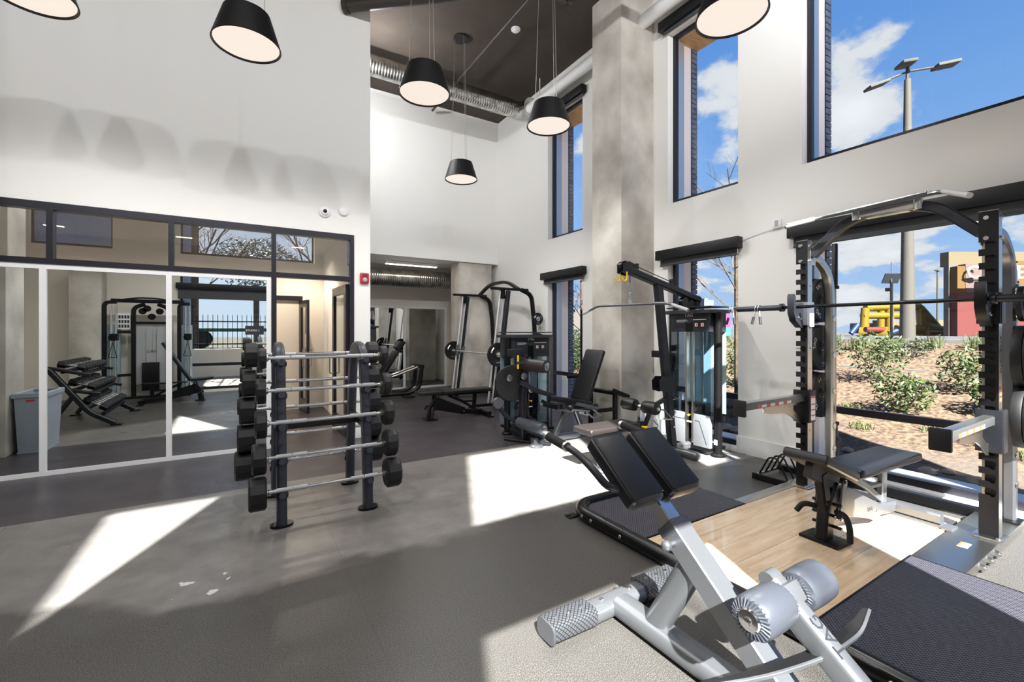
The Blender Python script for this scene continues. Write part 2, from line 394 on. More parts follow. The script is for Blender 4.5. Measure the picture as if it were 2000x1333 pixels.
# wall with mirrors, clerestory and door opening
wall('wall_front', 'y', MY, MY+.18, -4.2, 1.55, 0, CZ, [(-2.80, 1.33, 0, 2.80)], 'paint')
struct('wall_alcove_left', G().bx(1.37, 1.55, MY+.18, 11.4, 0, CZ), 'paint', smooth=False)
struct('wall_alcove_header', G().bx(1.55, WX, FY, FY+.2, 3.04, CZ), 'paint', smooth=False)
struct('wall_alcove_back', G().bx(1.55, WX, 11.12, 11.4, 0, 3.04), 'paint_warm', smooth=False)
struct('ceiling_alcove', G().bx(1.55, WX, FY+.2, 11.12, 3.04, 3.2), 'paint', smooth=False)
struct('wall_studio_back', G().bx(-4.2, 1.37, 9.3, 9.45, 0, 2.95), 'paint_warm', smooth=False)
struct('ceiling_studio', G().bx(-4.2, 1.37, MY+.18, 9.3, 2.95, 3.05), 'paint', smooth=False)
struct('wall_mirror_backing', G().bx(-2.80, .315, MY+.03, MY+.15, 0, 2.17), 'paint_warm', smooth=False)
# storefront frame
g = G(); y0, y1 = MY-.012, MY+.10
g.bx(-2.80, 1.33, y0, y1, 2.725, 2.80); g.bx(-2.80, 1.33, y0, y1, 2.165, 2.225)
for x in (-2.775, -1.67, -.68, .355, 1.305): g.bx(x-.025, x+.025, y0, y1, 2.225, 2.725)
g.bx(.33, .385, y0, y1, 0, 2.165); g.bx(1.275, 1.33, y0, y1, 0, 2.165)
sf = struct('window_12', g, 'frame_black', smooth=False)
xs = [-2.775, -1.67, -.68, .355, 1.305]
for a, b in zip(xs, xs[1:]): obj('pane', G().bx(a+.025, b-.025, MY+.04, MY+.05, 2.225, 2.725), 'clerestory_glass', sf, smooth=False)
# wall mirrors in white frames
def mirror(x0, x1, y, z0, z1, label, nm='wall_mirror', mats=('mirror', 'white_trim'), right=True):
    g = G(); f = .026
    g.bx(x0-f, x0+f, y-.03, y, z0, z1+.05); g.bx(x0+f, x1-f, y-.03, y, z0, z0+.045); g.bx(x0+f, x1-f, y-.03, y, z1, z1+.05)
    if right: g.bx(x1-f, x1+f, y-.03, y, z0, z1+.05)
    o = tag(obj(nm, g, mats[1], None, False), label, 'mirror', 'framed wall mirrors')
    obj('mirror_glass', G().bx(x0+f, x1-f, y-.012, y-.004, z0+.05, z1-.001), mats[0], o, False)
    return o
mirror(-2.74, -1.722, MY+.028, 0, 2.115, 'white framed wall mirror, the leftmost, reflecting the grey bin beside a concrete column', right=False)
mirror(-1.722, -.70, MY+.028, 0, 2.115, 'white framed wall mirror in the middle, reflecting the dumbbell rack', right=False)
mirror(-.70, .30, MY+.028, 0, 2.115, 'white framed wall mirror next to the doorway, with a STUDIO 1 sign on it')
mirror(1.60, 3.57, 11.118, 0, 2.06, 'left wall mirror in the far alcove behind the press machine', right=False)
mirror(3.57, 4.70, 11.118, 0, 2.06, 'right wall mirror in the far alcove next to the concrete column')
s = tag(obj('door_sign', G().bx(.045, .245, MY-.006, MY-.001+.015, 1.435, 1.545), 'panel_ink', None, False), 'small dark sign reading STUDIO 1 fixed on the mirror', 'sign')
text('STUDIO 1', (.125, MY-.007, 1.487), .034, 'white_ink', s, ((1, 0, 0), (0, 0, 1)))
# doors
def leaf(nm, o, d, w, h, zlift=.01, kind=True):
    "glazed door leaf: o hinge foot, d direction"
    d = V(d).normalized(); ang = math.atan2(d.y, d.x); g = G()
    for a, b, c, e in ((0, .11, 0, h), (w-.11, w, 0, h), (.11, w-.11, 0, .22), (.11, w-.11, h-.12, h)): g.bx(a, b, -.022, .022, c, e)
    m = Matrix.Translation(V(o)+V((0, 0, zlift))) @ Matrix.Rotation(ang, 4, 'Z'); g.xf(m); r = struct(nm, g, 'frame_black', smooth=False)
    obj('pane', G().bx(.11, w-.11, -.004, .004, .22, h-.12).xf(m), 'studio_glass', r, False)
    g = G()
    for s in (1, -1): g.tube(arc([(w-.06, .022*s, .82), (w-.06, .07*s, .82), (w-.06, .07*s, 1.15), (w-.06, .022*s, 1.15)], .03), .011)
    obj('door_handle', g.xf(m), 'steel_brushed', r)
    obj('push_plate', G().bx(w-.10, w-.02, -.026, -.022, 1.18, 1.42).xf(m), 'zinc', r, False)
    return r
leaf('door_1', (1.255, MY+.08, 0), (-.03, 1, 0), .89, 2.12)
g = G(); g.bx(.30, 1.00, 9.24, 9.30, 2.06, 2.14); g.bx(.30, .36, 9.24, 9.30, 0, 2.06); g.bx(.94, 1.0, 9.24, 9.30, 0, 2.06)
struct('trim_4', g, 'frame_black', smooth=False)
leaf('door_2', (.96, 9.22, 0), (.12, -1, 0), .56, 2.03)
struct('baseboard_studio', G().bx(-4.2, .30, 9.27, 9.3, 0, .14), 'white_trim', smooth=False)
g = G()
for a, b in ((2.44, 3.16), (4.20, 4.45), (5.05, 6.04), (7.08, 11.12)): g.bx(WX-.018, WX, a-.012, b+.012, 0, .205, .004)
struct('baseboard_right', g, 'white_trim')
g = G(); g.bx(1.55, 1.565, MY, 11.1, 0, .15, .003); g.bx(1.335, 1.55, MY-.015, MY, 0, .15, .003)
struct('baseboard_front', g, 'white_trim')
# concrete columns
for n, (a, b, c, d, h) in enumerate([(4.51, 5.168, 4.45, 5.05, CZ), (4.20, 5.03, 9.12, 9.60, 3.04), (-2.86, -2.34, 4.70, 5.22, CZ), (-3.02, -2.52, -.29, .2, 2.75)]):
    o = struct('trim_%d' % (5+n), G().bx(a, b, c, d, 0, h, .014), 'concrete')
# downlights of the studio
for i, (x, y) in enumerate([(-2.2, 8.5), (-.75, 8.5), (.85, 8.5)]):
    o = tag(obj('downlight', G().bx(x-.12, x+.12, y-.05, y+.05, 2.935, 2.949, .003), 'white_trim'), 'small recessed downlight in the studio ceiling, %s' % ('leftmost of the three', 'middle of the three', 'the one nearest the doorway')[i], 'ceiling light', 'studio downlights')
    obj('lens', G().bx(x-.10, x+.10, y-.03, y+.03, 2.928, 2.936), 'downlight', o, False)
    l = bpy.data.lights.new('downlight_lamp', 'SPOT'); l.energy = 110; l.spot_size = 2.6; l.spot_blend = .6; l.shadow_soft_size = .02; l.color = (1, .86, .70)
    q = bpy.data.objects.new('downlight_lamp', l); COL.objects.link(q); q.location = (x, y, 2.92)

# ---------------------------------------------------------------- roller shades
def shade(y0, y1, z, drop, label, axis='x', p=None, back=False):
    t_ = thing('roller_shade', label, 'window shade', (WX if axis == 'x' else (y0+y1)/2, (y0+y1)/2 if axis == 'x' else BY, z-.15), group='black roller shades')
    g, s = G(), G()
    if axis == 'x': g.bx(WX-.115, WX-.001, y0, y1, z-.135, z, .004); s.bx(WX-.05, WX-.046, y0+.04, y1-.04, z-drop, z-.135); s.cyl((WX-.048, y0+.04, z-drop), (WX-.048, y1-.04, z-drop), .012)
    else: g.bx(y0, y1, BY+.001, BY+.115, z-.135, z, .004); s.bx(y0+.04, y1-.04, BY+.046, BY+.05, z-drop, z-.135); s.cyl((y0+.04, BY+.048, z-drop), (y1-.04, BY+.048, z-drop), .012)
    obj('cassette', g, 'black_cassette', t_); obj('shade_fabric', s, 'shade_cloth', t_)
shade(5.93, 7.19, 2.62, .21, 'black roller shade above the lower window left of the concrete column')
shade(3.10, 4.33, 2.62, .21, 'black roller shade above the lower window behind the pulldown machine')
shade(-.28, 2.54, 2.62, .23, 'long black roller shade above the big lower window behind the power rack')
shade(5.93, 7.15, 5.80, .17, 'black roller shade at the top of the high window left of the concrete column')
shade(3.10, 4.28, 5.86, .17, 'black roller shade at the top of the high window right of the concrete column')
shade(-.28, 2.54, 5.86, .17, 'black roller shade at the top of the large high window on the right')
shade(-1.30, 1.78, 2.62, .36, 'black roller shade seen in the mirror above the window behind the camera', 'y')
shade(2.50, 5.02, 2.62, .36, 'black roller shade over the right window behind the camera', 'y')

# ---------------------------------------------------------------- ducts and pipes
def spiral_duct(nm, p0, p1, r, label, n):
    t_ = thing(nm, label, 'duct', p0); p0, p1 = V(p0), V(p1); L_ = (p1-p0).length; prof = []
    k = int(L_/.05)
    for i in range(k+1): z = L_*i/k; prof += [(r, z), (r+.004, z+.006), (r, z+.014)]
    obj('duct_pipe', G().lathe(prof[:-2], p0, p1-p0, 28), 'duct', t_)
    g = G()
    for i in range(n):
        c = p0.lerp(p1, (i+.5)/n); d = (p1-p0).normalized(); g.lathe([(r+.003, -.012), (r+.010, -.012), (r+.010, .012), (r+.003, .012)], c, d, 28); g.cyl(c+V((0, 0, r)), c+V((0, 0, r+.06)), .006)
    obj('hanger_strap', g, 'zinc', t_); return t_
d1 = spiral_duct('spiral_duct', (1.2, 7.72, 6.04), (4.72, 7.72, 6.04), .17, 'long silver spiral duct under the dark ceiling', 4)
obj('duct_elbow', G().tube(arc([(4.72, 7.72, 6.04), (4.95, 7.72, 6.04), (4.95, 7.35, 5.98)], .22), .165, 20), 'duct', d1)
spiral_duct('spiral_duct', (1.56, 10.35, 2.74), (5.1, 10.35, 2.74), .205, 'shiny spiral duct in the far alcove above the mirrors', 3)
g = G().cyl((4.93, 7.4, 5.93), (4.93, -.2, 5.93), .095, None, 18); o = tag(obj('pipe', g, 'white_trim'), 'thick white pipe running above the high windows', 'pipe')
g = G()
for y in (7.0, 5.3, 2.9): g.cyl((4.93, y, 5.93), (4.93, y+.03, 5.93), .103, None, 18); g.cyl((4.93, y+.015, 6.02), (4.93, y+.015, CZ-.002), .008)
obj('pipe_clamp', g, 'white_trim', o)
t_ = thing('sprinkler_pipe', 'thin dark sprinkler pipe crossing the ceiling with a short branch', 'pipe', (3.45, 8.8, 6.17))
obj('main_pipe', G().cyl((3.47, 8.9, 6.17), (3.47, 0, 6.17), .024, None, 12), 'pipe_dark', t_)
obj('branch_pipe', G().cyl((3.47, 5.05, 6.19), (4.03, 5.0, 6.19), .026, None, 12), 'pipe_dark', t_)
g = G(); g.cyl((3.98, 5.0, 6.19), (4.06, 5.0, 6.19), .045, None, 8); g.cyl((4.02, 5.0, 6.19), (4.02, 5.0, 6.06), .02); g.lathe([(.01, 0), (.045, .01), (.045, .016), (.012, .02)], (4.02, 5.0, 6.04), (0, 0, 1), 12)
obj('sprinkler_head', g, 'pipe_dark', t_)
tag(obj('duct', G().cyl((1.2, 6.30, 5.88), (4.4, 3.7, 5.90), .075, None, 18).lathe([(.075, -.01), (.09, -.01), (.09, .05), (.075, .05)], (1.2, 6.3, 5.88), (3.2, -2.6, .04), 18), 'pipe_dark'), 'dark round pipe coming out of the wall at the ceiling edge', 'pipe')
def small(nm, p, ax, parts, label, cat):
    t_ = thing(nm, label, cat, p)
    for n_, prof, m in parts: obj(n_, G().lathe(prof, p, ax, 24), m, t_)
    return t_
small('smoke_detector', (3.79, 6.07, CZ), (0, 0, -1), [('base', [(.075, 0), (.075, .018), (.06, .024)], 'white_trim'), ('sensor_cap', [(.05, .022), (.045, .045), (.02, .055)], 'white_trim')], 'round white smoke detector on the dark ceiling', 'smoke detector')
small('security_camera', (.95, MY, 3.07), (0, -1, 0), [('base', [(.075, 0), (.075, .02), (.062, .03)], 'white_trim'), ('collar', [(.05, .028), (.046, .05), (.03, .056)], 'white_trim'), ('lens', [(.026, .05), (.024, .066), (.01, .072)], 'black_gloss')], 'white dome camera with a dark lens on the wall above the doorway', 'camera')
small('wall_sensor', (1.19, MY, 3.11), (0, -1, 0), [('base', [(.07, 0), (.07, .012)], 'white_trim'), ('cover', [(.066, .01), (.06, .032), (.04, .04)], 'white_trim')], 'plain white round sensor right of the dome camera', 'sensor')
t_ = thing('fire_alarm', 'red fire alarm strobe on the white wall right of the doorway', 'fire alarm', (1.465, MY, 2.15))
obj('housing', G().bx(1.405, 1.525, MY-.045, MY-.001, 2.14, 2.29, .015), 'red_plastic', t_)
obj('strobe_lens', G().lathe([(.034, 0), (.03, .018), (.012, .026)], (1.465, MY-.044, 2.19), (0, -1, 0), 8), 'shroud_light', t_)
g = G()
for i in range(3): g.bx(1.43, 1.50, MY-.049, MY-.045, 2.232+i*.014, 2.238+i*.014)
obj('speaker_slots', g, 'panel_ink', t_)
t_ = thing('wall_outlet', 'white outlet box with a cable, high on the wall left of the rack', 'outlet', (WX, 2.69, 2.66))
obj('box', G().bx(WX-.035, WX-.001, 2.64, 2.735, 2.64, 2.74, .006), 'white_trim', t_); obj('socket', G().bx(WX-.04, WX-.035, 2.67, 2.705, 2.655, 2.725), 'shroud_light', t_)
obj('cable', G().tube(arc([(WX-.02, 2.735, 2.65), (WX-.01, 3.0, 2.60), (WX-.01, 3.1, 2.57)], .1), .004, 6).tube(arc([(WX-.02, 2.64, 2.66), (WX-.01, 2.58, 2.62), (WX-.01, 2.545, 2.60)], .03), .004, 6), 'white_trim', t_)
# linear fixture
t_ = thing('linear_light', 'long white linear light under the alcove ceiling', 'ceiling light', (3.3, 9.75, 3.03))
obj('housing', G().bx(2.70, 3.92, 9.70, 9.80, 2.97, 3.035, .006), 'white_trim', t_); obj('lens', G().bx(2.72, 3.90, 9.712, 9.788, 2.958, 2.97), 'tube_light', t_)

# ---------------------------------------------------------------- pendants
def pendant(x, y, label, vis=True):
    t_ = thing('pendant_lamp', label, 'pendant lamp', (x, y, 4.0), group='black drum pendants', world=False)
    g = G().lathe([(.18, .27), (.258, .012), (.264, 0), (.272, .004), (.185, .285), (.16, .296), (.0, .296)], n=40, cap=False)
    obj('lamp_shade', g, 'shade_black', t_)
    obj('diffuser', G().lathe([(.0, .018), (.256, .018), (.256, .024)], n=40), 'diffuser', t_)
    g = G(); H_ = CZ-4.0
    for a in (0, 1, 2):
        q = a*2*PI/3+.5; g.cyl((.165*math.cos(q), .165*math.sin(q), .293), (.10*math.cos(q), .10*math.sin(q), H_-.02), .0028, None, 6)
    obj('suspension_cable', g, 'wire_gray', t_)
    obj('canopy', G().lathe([(.13, H_-.03), (.13, H_-.001)], n=24), 'shade_black', t_)
    l = bpy.data.lights.new('pendant_bulb', 'SPOT'); l.energy = LAMP_W; l.spot_size = 2.75; l.spot_blend = .7; l.shadow_soft_size = .015; l.color = (1, .98, .95)
    q = bpy.data.objects.new('pendant_bulb', l); COL.objects.link(q); q.location = (x, y, 4.0)
    return t_
for x, y, s in [(.045, 4.56, 'black pendant lamp hanging in front of the big white wall, above the mirrors'), (1.67, 4.51, 'black pendant lamp left of the ceiling pipe, second largest in front of the dark ceiling'),
                (3.24, 4.42, 'black pendant lamp beside the concrete column'), (3.13, 6.73, 'smallest black pendant lamp, hanging lowest in the picture before the far wall'),
                (3.36, 2.11, 'largest black pendant lamp at the top edge in front of the high windows'), (-1.35, 4.72, 'pendant lamp cut off by the top left corner'),
                (.05, 2.1, 'pendant lamp above the camera, outside the view'), (1.65, 2.1, 'pendant lamp overhead between the camera and the windows'), (-1.4, 2.1, 'pendant lamp overhead near the left wall')]:
    pendant(x, y, s)

# unseen fill fixtures added high over the room to brighten the upper walls
for i, (x0, x1, y, s_) in enumerate([(-3.6, -1.2, .6, 'over the cable machine'), (-.6, 1.8, .6, 'over the camera'), (2.2, 4.6, .6, 'over the right end of the power rack')]):
    t_ = thing('added_fill_light', 'added slim white fill light high up, %s' % s_, 'ceiling light', ((x0+x1)/2, y, 5.75), group='added fill lights')
    obj('housing', G().bx(x0, x1, y-.05, y+.05, 5.72, 5.80, .006), 'white_trim', t_); obj('lens', G().bx(x0+.02, x1-.02, y-.04, y+.04, 5.712, 5.72), 'diffuser', t_)
    for x in (x0+.2, x1-.2): obj('suspension_cable', G().cyl((x, y, 5.80), (x, y, CZ-.001), .002, None, 6), 'wire_gray', t_)
    for k in (-.9, 0, .9):
        l = bpy.data.lights.new('fill_light_spot', 'SPOT'); l.spot_size = 1.9; l.spot_blend = 1; l.shadow_soft_size = .06; l.energy = FILL_W; l.color = (.98, .985, 1.0)
        q = bpy.data.objects.new('fill_light_spot', l); COL.objects.link(q); q.location = ((x0+x1)/2+k, y, 5.64); q.rotation_euler = V((k*.45+(0, .25, 1.0)[i], 1, -.10)).to_track_quat('-Z', 'Y').to_euler()

t_ = thing('added_bay_light', 'added white fill light high on the hidden side wall of the far bay', 'wall light', (1.55, 7.3, 5.6))  # fill light added out of view to brighten the far wall
obj('wall_plate', G().lathe([(.09, 0), (.09, .02)], (1.551, 7.3, 5.6), (1, 0, 0), 24), 'white_trim', t_); obj('glass_globe', G().lathe([(.05, .02), (.075, .06), (.07, .11), (.03, .14)], (1.551, 7.3, 5.6), (1, 0, 0), 24), 'diffuser', t_)
l = bpy.data.lights.new('bay_fill_lamp', 'POINT'); l.shadow_soft_size = .05; l.energy = 105; l.color = (.98, .985, 1)
q = bpy.data.objects.new('bay_fill_lamp', l); COL.objects.link(q); q.location = (1.78, 7.3, 5.6)
# ================================================================ OUTSIDE
mat('mulch', (112, 90, 69), .95, c2=(60, 45, 34), ns=16, nd=9, nlo=.36, nhi=.62, bump=1.0, bs=30, bd=6)
mat('gravel', (150, 138, 118), .95, c2=(140, 128, 112), ns=22, nd=6, bump=.6, bs=30)
mat('asphalt', (82, 82, 84), 1, spec=0); mat('kerb_concrete', (84, 82, 77), .8)
mat('leaf_green', (66, 82, 36), .6, c2=(46, 62, 26), ns=9); mat('leaf_dark', (36, 50, 26), .6, c2=(48, 62, 32), ns=9); mat('grass_blade', (66, 84, 38), .7, c2=(84, 86, 50), ns=5)
mat('bark', (88, 72, 56), .9, c2=(66, 53, 41), ns=10, bump=.4, bs=30); mat('bark_dark', (74, 60, 52), .9); mat('stone', (150, 140, 128), .85, c2=(118, 108, 98), ns=3)
mat('pole_concrete', (68, 64, 58), .8); mat('yellow_vinyl', (104, 82, 8), .4); mat('blue_vinyl', (24, 44, 90), .4); mat('red_vinyl', (90, 28, 24), .4)
mat('stucco_tan', (84, 74, 54), .9); mat('stucco_mustard', (80, 56, 12), .9); mat('stucco_pink', (84, 67, 62), .9); mat('stucco_red', (78, 28, 24), .9); mat('stucco_gray', (80, 76, 72), .9)
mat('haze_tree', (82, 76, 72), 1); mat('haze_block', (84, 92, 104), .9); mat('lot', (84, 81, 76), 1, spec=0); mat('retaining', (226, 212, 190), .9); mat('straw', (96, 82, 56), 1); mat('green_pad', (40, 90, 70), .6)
rnd = random.Random(3); ORD = 'first second third fourth fifth sixth seventh eighth ninth tenth eleventh twelfth thirteenth'.split()
def hgt(x, y):
    t = max(0, min(1, (x-7.0)/6.4)); return -.12+1.32*(t*.75+.25*t*t)+(.035*math.sin(x*2.1+y*1.3)*math.cos(y*1.7) if .02 < t < .98 else 0)
g = G(); nx, ny = 40, 60; vs = {}
for i in range(nx+1):
    for j in range(ny+1):
        x = 5.8+8.0*i/nx; y = -14+44*j/ny; vs[i, j] = g.b.verts.new((x, y, hgt(x, y)))
for i in range(nx):
    for j in range(ny): g.b.faces.new((vs[i, j], vs[i+1, j], vs[i+1, j+1], vs[i, j+1]))
gd = struct('ground_slope', g, 'mulch')
t = M['mulch'].node_tree; b = t.nodes['Principled BSDF']; tc = N(t, 'ShaderNodeTexCoord'); sp = N(t, 'ShaderNodeSeparateXYZ'); L(t, tc.outputs['Object'], sp.inputs[0])
src = b.inputs['Base Color'].links[0].from_socket
n1 = N(t, 'ShaderNodeTexNoise'); n1.inputs['Scale'].default_value = 1.6; L(t, tc.outputs['Object'], n1.inputs['Vector'])
f = rng(t, mth(t, 'ADD', sp.outputs[0], mth(t, 'MULTIPLY', n1.outputs['Fac'], 1.2)), 7.4, 8.3, 1, 0)
L(t, mixc(t, f, src, (84, 76, 68)), b.inputs['Base Color'])
struct('ground_road', G().bx(13.8, 110, -60, 160, .9, 1.19), 'asphalt', smooth=False)
struct('ground_back', G().bx(-40, 5.79, -5.2, -.95, -.4, -.05), 'gravel', smooth=False)
struct('ground_back_lot', G().bx(-60, 13.8, -60, -5.2, .2, .62), 'lot', smooth=False)
struct('ground_left', G().bx(5.8, 13.8, 30, 160, .6, 1.15), 'straw', smooth=False)
tag(obj('kerb', G().bx(13.5, 13.9, -14, 60, .8, 1.29, .02), 'kerb_concrete'), 'pale concrete kerb at the top of the mulch slope', 'kerb')
tag(obj('edging_strip', G().bx(11.3, 11.42, -14, 30, .45, hgt(11.3, 0)+.05, .01), 'kerb_concrete'), 'thin pale edging strip across the mulch slope', 'kerb')
# plants
def foliage(c, r, n, sc, m, par, name='foliage', up=.4, leaf=.05):
    g = G(); c = V(c)
    for _ in range(n):
        a, b_ = rnd.uniform(0, 2*PI), rnd.uniform(-1, 1); k = rnd.random()**.45; s = math.sqrt(1-b_*b_)
        p = c+V((s*math.cos(a)*r*sc[0], s*math.sin(a)*r*sc[1], b_*r*sc[2]))*k
        d = V((rnd.uniform(-1, 1), rnd.uniform(-1, 1), rnd.uniform(-.3, 1))).normalized(); e_ = d.cross(V((rnd.uniform(-1, 1), rnd.uniform(-1, 1), rnd.uniform(-1, 1)))).normalized(); l = leaf*rnd.uniform(.6, 1.3)
        q = [g.b.verts.new(p+v) for v in (-d*l, e_*l*.35, d*l, -e_*l*.35)]; g.b.faces.new(q)
    return obj(name, g, m, par, smooth=False, stuff=True)
def shrub(x, y, h, w_, label, m='leaf_green', n=420, leaf=.045, loose=False):
    z = hgt(x, y); t_ = thing('shrub', label, 'shrub', (x, y, z), group='shrubs on the mulch slope')
    g = G()
    for k in range(6 if loose else 4):
        a = rnd.uniform(0, 2*PI); g.tube([(x, y, z-.03), (x+.3*w_*math.cos(a), y+.3*w_*math.sin(a), z+h*.5), (x+.42*w_*math.cos(a+.3), y+.42*w_*math.sin(a+.3), z+h*.78)], .007, 5)
    obj('stem', g, 'bark_dark', t_)
    foliage((x, y, z+h*.52), 1, n, (w_*.5, w_*.5, h*.52), m, t_, leaf=leaf)
P_ = [(10.4, 3.55, .95, .95, 'leafy shrub left of the light pole in the middle of the mulch'), (8.9, 2.72, .62, .85, 'low spreading shrub at the foot of the mulch, left one'), (10.2, 2.30, .75, .85, 'upright shrub right of the light pole on the mulch'), (9.3, 1.72, .55, .7, 'small shrub on the mulch close to the right safety arm'),
      (9.6, .75, .5, .6, 'small shrub on the mulch between the two right rack posts'), (9.3, 5.75, .95, .7, 'shrub beside the thin tree trunk left of the rack'), (8.2, 4.75, .6, .5, 'low shrub at the bottom of the window left of the rack')]
for a in P_: shrub(*a, n=800)
for i, (x, y) in enumerate([(12.3, 3.6), (12.5, 2.2), (12.2, 5.1), (12.5, .6), (12.6, -.9), (12.2, -2.4)]):
    shrub(x, y, .42, .75, 'small dark shrub in the upper bed, number of places from the left: %s' % ['second', 'third', 'first', 'fourth', 'fifth', 'last'][i], 'leaf_dark', 380, .04)
def grass(x, y, r, h, n, label):
    g = G(); z = hgt(x, y)
    for _ in range(n):
        a, q = rnd.uniform(0, 2*PI), r*math.sqrt(rnd.random()); p = V((x+q*math.cos(a), y+q*math.sin(a), z-.01)); a2 = rnd.uniform(0, 2*PI); hh = h*rnd.uniform(.6, 1.15); dx = V((math.cos(a2), math.sin(a2), 0)); ww = .006
        s_ = dx.cross(V((0, 0, 1)))*ww; m1 = p+V((0, 0, hh*.7))+dx*hh*.22; m2 = p+V((0, 0, hh*.85))+dx*hh*.62
        A = [g.b.verts.new(v) for v in (p-s_, p+s_, m1+s_*.8, m1-s_*.8)]; tp = g.b.verts.new(m2); g.b.faces.new(A); g.b.faces.new((A[3], A[2], tp))
    o = obj('grass_tuft', g, 'grass_blade', None, smooth=False); o['kind'] = 'stuff'; tag(o, label, 'grass', 'grass tufts on the slope'); return o
k = 0
for y in [v*.62-4 for v in range(0, 24)]:
    grass(12.9+rnd.uniform(-.25, .2), y+rnd.uniform(-.1, .1), .2, .38, 100, 'tuft of long green grass in the row along the kerb')
for x, y in [(7.9, 2.9), (8.3, 2.2), (8.0, 1.7), (8.6, 1.3), (7.7, 1.2), (8.1, .6), (8.8, 3.4), (7.8, 5.0), (7.5, 4.7), (8.7, .1)]:
    grass(x, y, .17, .13, 60, 'short pale grass clump at the foot of the mulch slope')
for i in range(26):          # river stones along the glass
    x, y = rnd.uniform(6.25, 6.9), -1+i*.22+rnd.uniform(-.07, .07); r = rnd.uniform(.06, .12)
    tag(obj('stone', G().sph((x, y, hgt(x, y)+r*.3), r, 10, (1.2, 1, .6)), 'stone'), '%s rounded stone from the %s end of the row outside the big window' % (ORD[i] if i < 13 else ORD[25-i], 'right' if i < 13 else 'left'), 'stone', 'river stones outside the window')
# trees
def tree(x, y, z, h, r, label, m='bark', spread=1.0, n1=13, lean=0, leafm=None, start=.38, seed=1, par_name='tree'):
    R_ = random.Random(seed); t_ = thing('tree', label, 'tree', (x, y, z)); g = G()
    top = V((x+lean, y, z+h)); g.sweep([(x, y, z-.1), (x+lean*.4, y, z+h*.45), top], [(1*math.cos(2*PI*i/8)*r, 1*math.sin(2*PI*i/8)*r) for i in range(8)])
    obj('trunk', g, m, t_); g = G(); tips = []
    for i in range(n1):
        f = start+(1-start)*i/n1*.97; p = V((x+lean*f, y, z+h*f)); a = i*2.4+R_.uniform(-.3, .3); l = h*(.42-.24*f)*spread*R_.uniform(.8, 1.2)
        d = V((math.cos(a), math.sin(a), R_.uniform(.7, 1.2))).normalized(); q1 = p+d*l*.5; q2 = p+d*l+V((0, 0, l*.18)); g.tube([p, q1, q2], r*.20, 5); tips.append((q2, l))
        for j in range(5):
            u = .25+.15*j; s_ = p.lerp(q1, u/.5) if u < .5 else q1.lerp(q2, (u-.5)/.5); a2 = a+R_.choice((-1, 1))*R_.uniform(.4, 1.0); d2 = V((math.cos(a2), math.sin(a2), R_.uniform(.5, 1.3))).normalized(); l2 = l*.5*R_.uniform(.6, 1.1)
            e2 = s_+d2*l2; g.tube([s_, e2], r*.09, 4); tips.append((e2, l2))
            for k in range(3):
                u3 = s_.lerp(e2, .4+.2*k); a3 = a2+R_.choice((-1, 1))*R_.uniform(.4, .9); d3 = V((math.cos(a3), math.sin(a3), R_.uniform(.4, 1.2))).normalized(); e3 = u3+d3*l2*.5; g.tube([u3, e3], r*.05, 3); tips.append((e3, l2*.4))
    obj('branches', g, m, t_, stuff=True)
    if leafm:
        g = G()
        for q, l in tips:
            for _ in range(4):
                p = q+V((R_.gauss(0, 1), R_.gauss(0, 1), R_.gauss(0, 1)))*l*.16; d = V((R_.uniform(-1, 1), R_.uniform(-1, 1), R_.uniform(-1, 1))).normalized(); e_ = d.orthogonal().normalized(); s_ = .032
                g.b.faces.new([g.b.verts.new(p+v*s_) for v in (-d, e_*.5, d, -e_*.5)])
        obj('leaves', g, leafm, t_, smooth=False, stuff=True)
    return t_
tree(8.62, 5.28, hgt(8.6, 5.3), 3.9, .062, 'bare young tree with a tan trunk behind the lower window left of the rack', seed=4, spread=1.35, n1=15)
tree(7.9, 9.25, hgt(7.9, 9.25), 2.9, .05, 'bare dark young tree behind the lower window left of the concrete column', 'bark_dark', seed=9, start=.45, spread=1.2)
tree(24, 33, 1.1, 5, .09, 'distant bare tree beyond the hedge left of the column', 'haze_tree', seed=12); tree(19, 24, 1.1, 4.0, .09, 'second distant bare tree beyond the hedge', 'haze_tree', seed=14)
for i, (x, y, r) in enumerate([(9.0, 10.9, .5), (10.1, 11.9, .5), (8.2, 12.2, .5), (11.2, 13.4, .55)]):
    t_ = thing('hedge_bush', 'dense green bush behind the window left of the concrete column, %s' % ('nearest to the thin trunk', 'middle of the row', 'leftmost of the row', 'furthest of the row')[i], 'bush', (x, y, hgt(x, y)), group='hedge bushes')
    foliage((x, y, hgt(x, y)+r*.8), r, 900, (1.1, 1.1, .9), 'leaf_dark', t_, leaf=.06)
# light poles
def flood(t_, c, d, nm='lamp_head'):
    d = V(d).normalized(); s_ = d.cross(V((0, 0, 1))); R = Matrix((d, s_, d.cross(s_)*-1)).transposed()
    obj(nm, G().box(V(c), (.62, .38, .09), R, .02), 'pole_concrete', t_)
t_ = thing('light_pole', 'tall thick light pole with three flood heads outside the big window', 'light pole', (12.95, 4.1, 1.1))
px_, py_ = 18.0, 5.4
t_.location = (px_, py_, 1.18); t_['_w'] = [px_, py_, 1.18]
obj('pole', G().cyl((px_, py_, 1.18), (px_, py_, 9.45), .20, .085, 18), 'pole_concrete', t_)
obj('base_plate', G().cyl((px_, py_, 1.19), (px_, py_, 1.26), .32, None, 18), 'pole_concrete', t_)
g = G(); g.tube([(px_, py_, 9.4), (px_, py_, 9.85)], .05, 8); g.tube([(px_, py_, 9.7), (px_-.55, py_+.45, 9.42)], .03, 6); g.tube([(px_, py_, 9.7), (px_+.45, py_-.5, 9.72)], .03, 6)
obj('bracket', g, 'pipe_dark', t_)
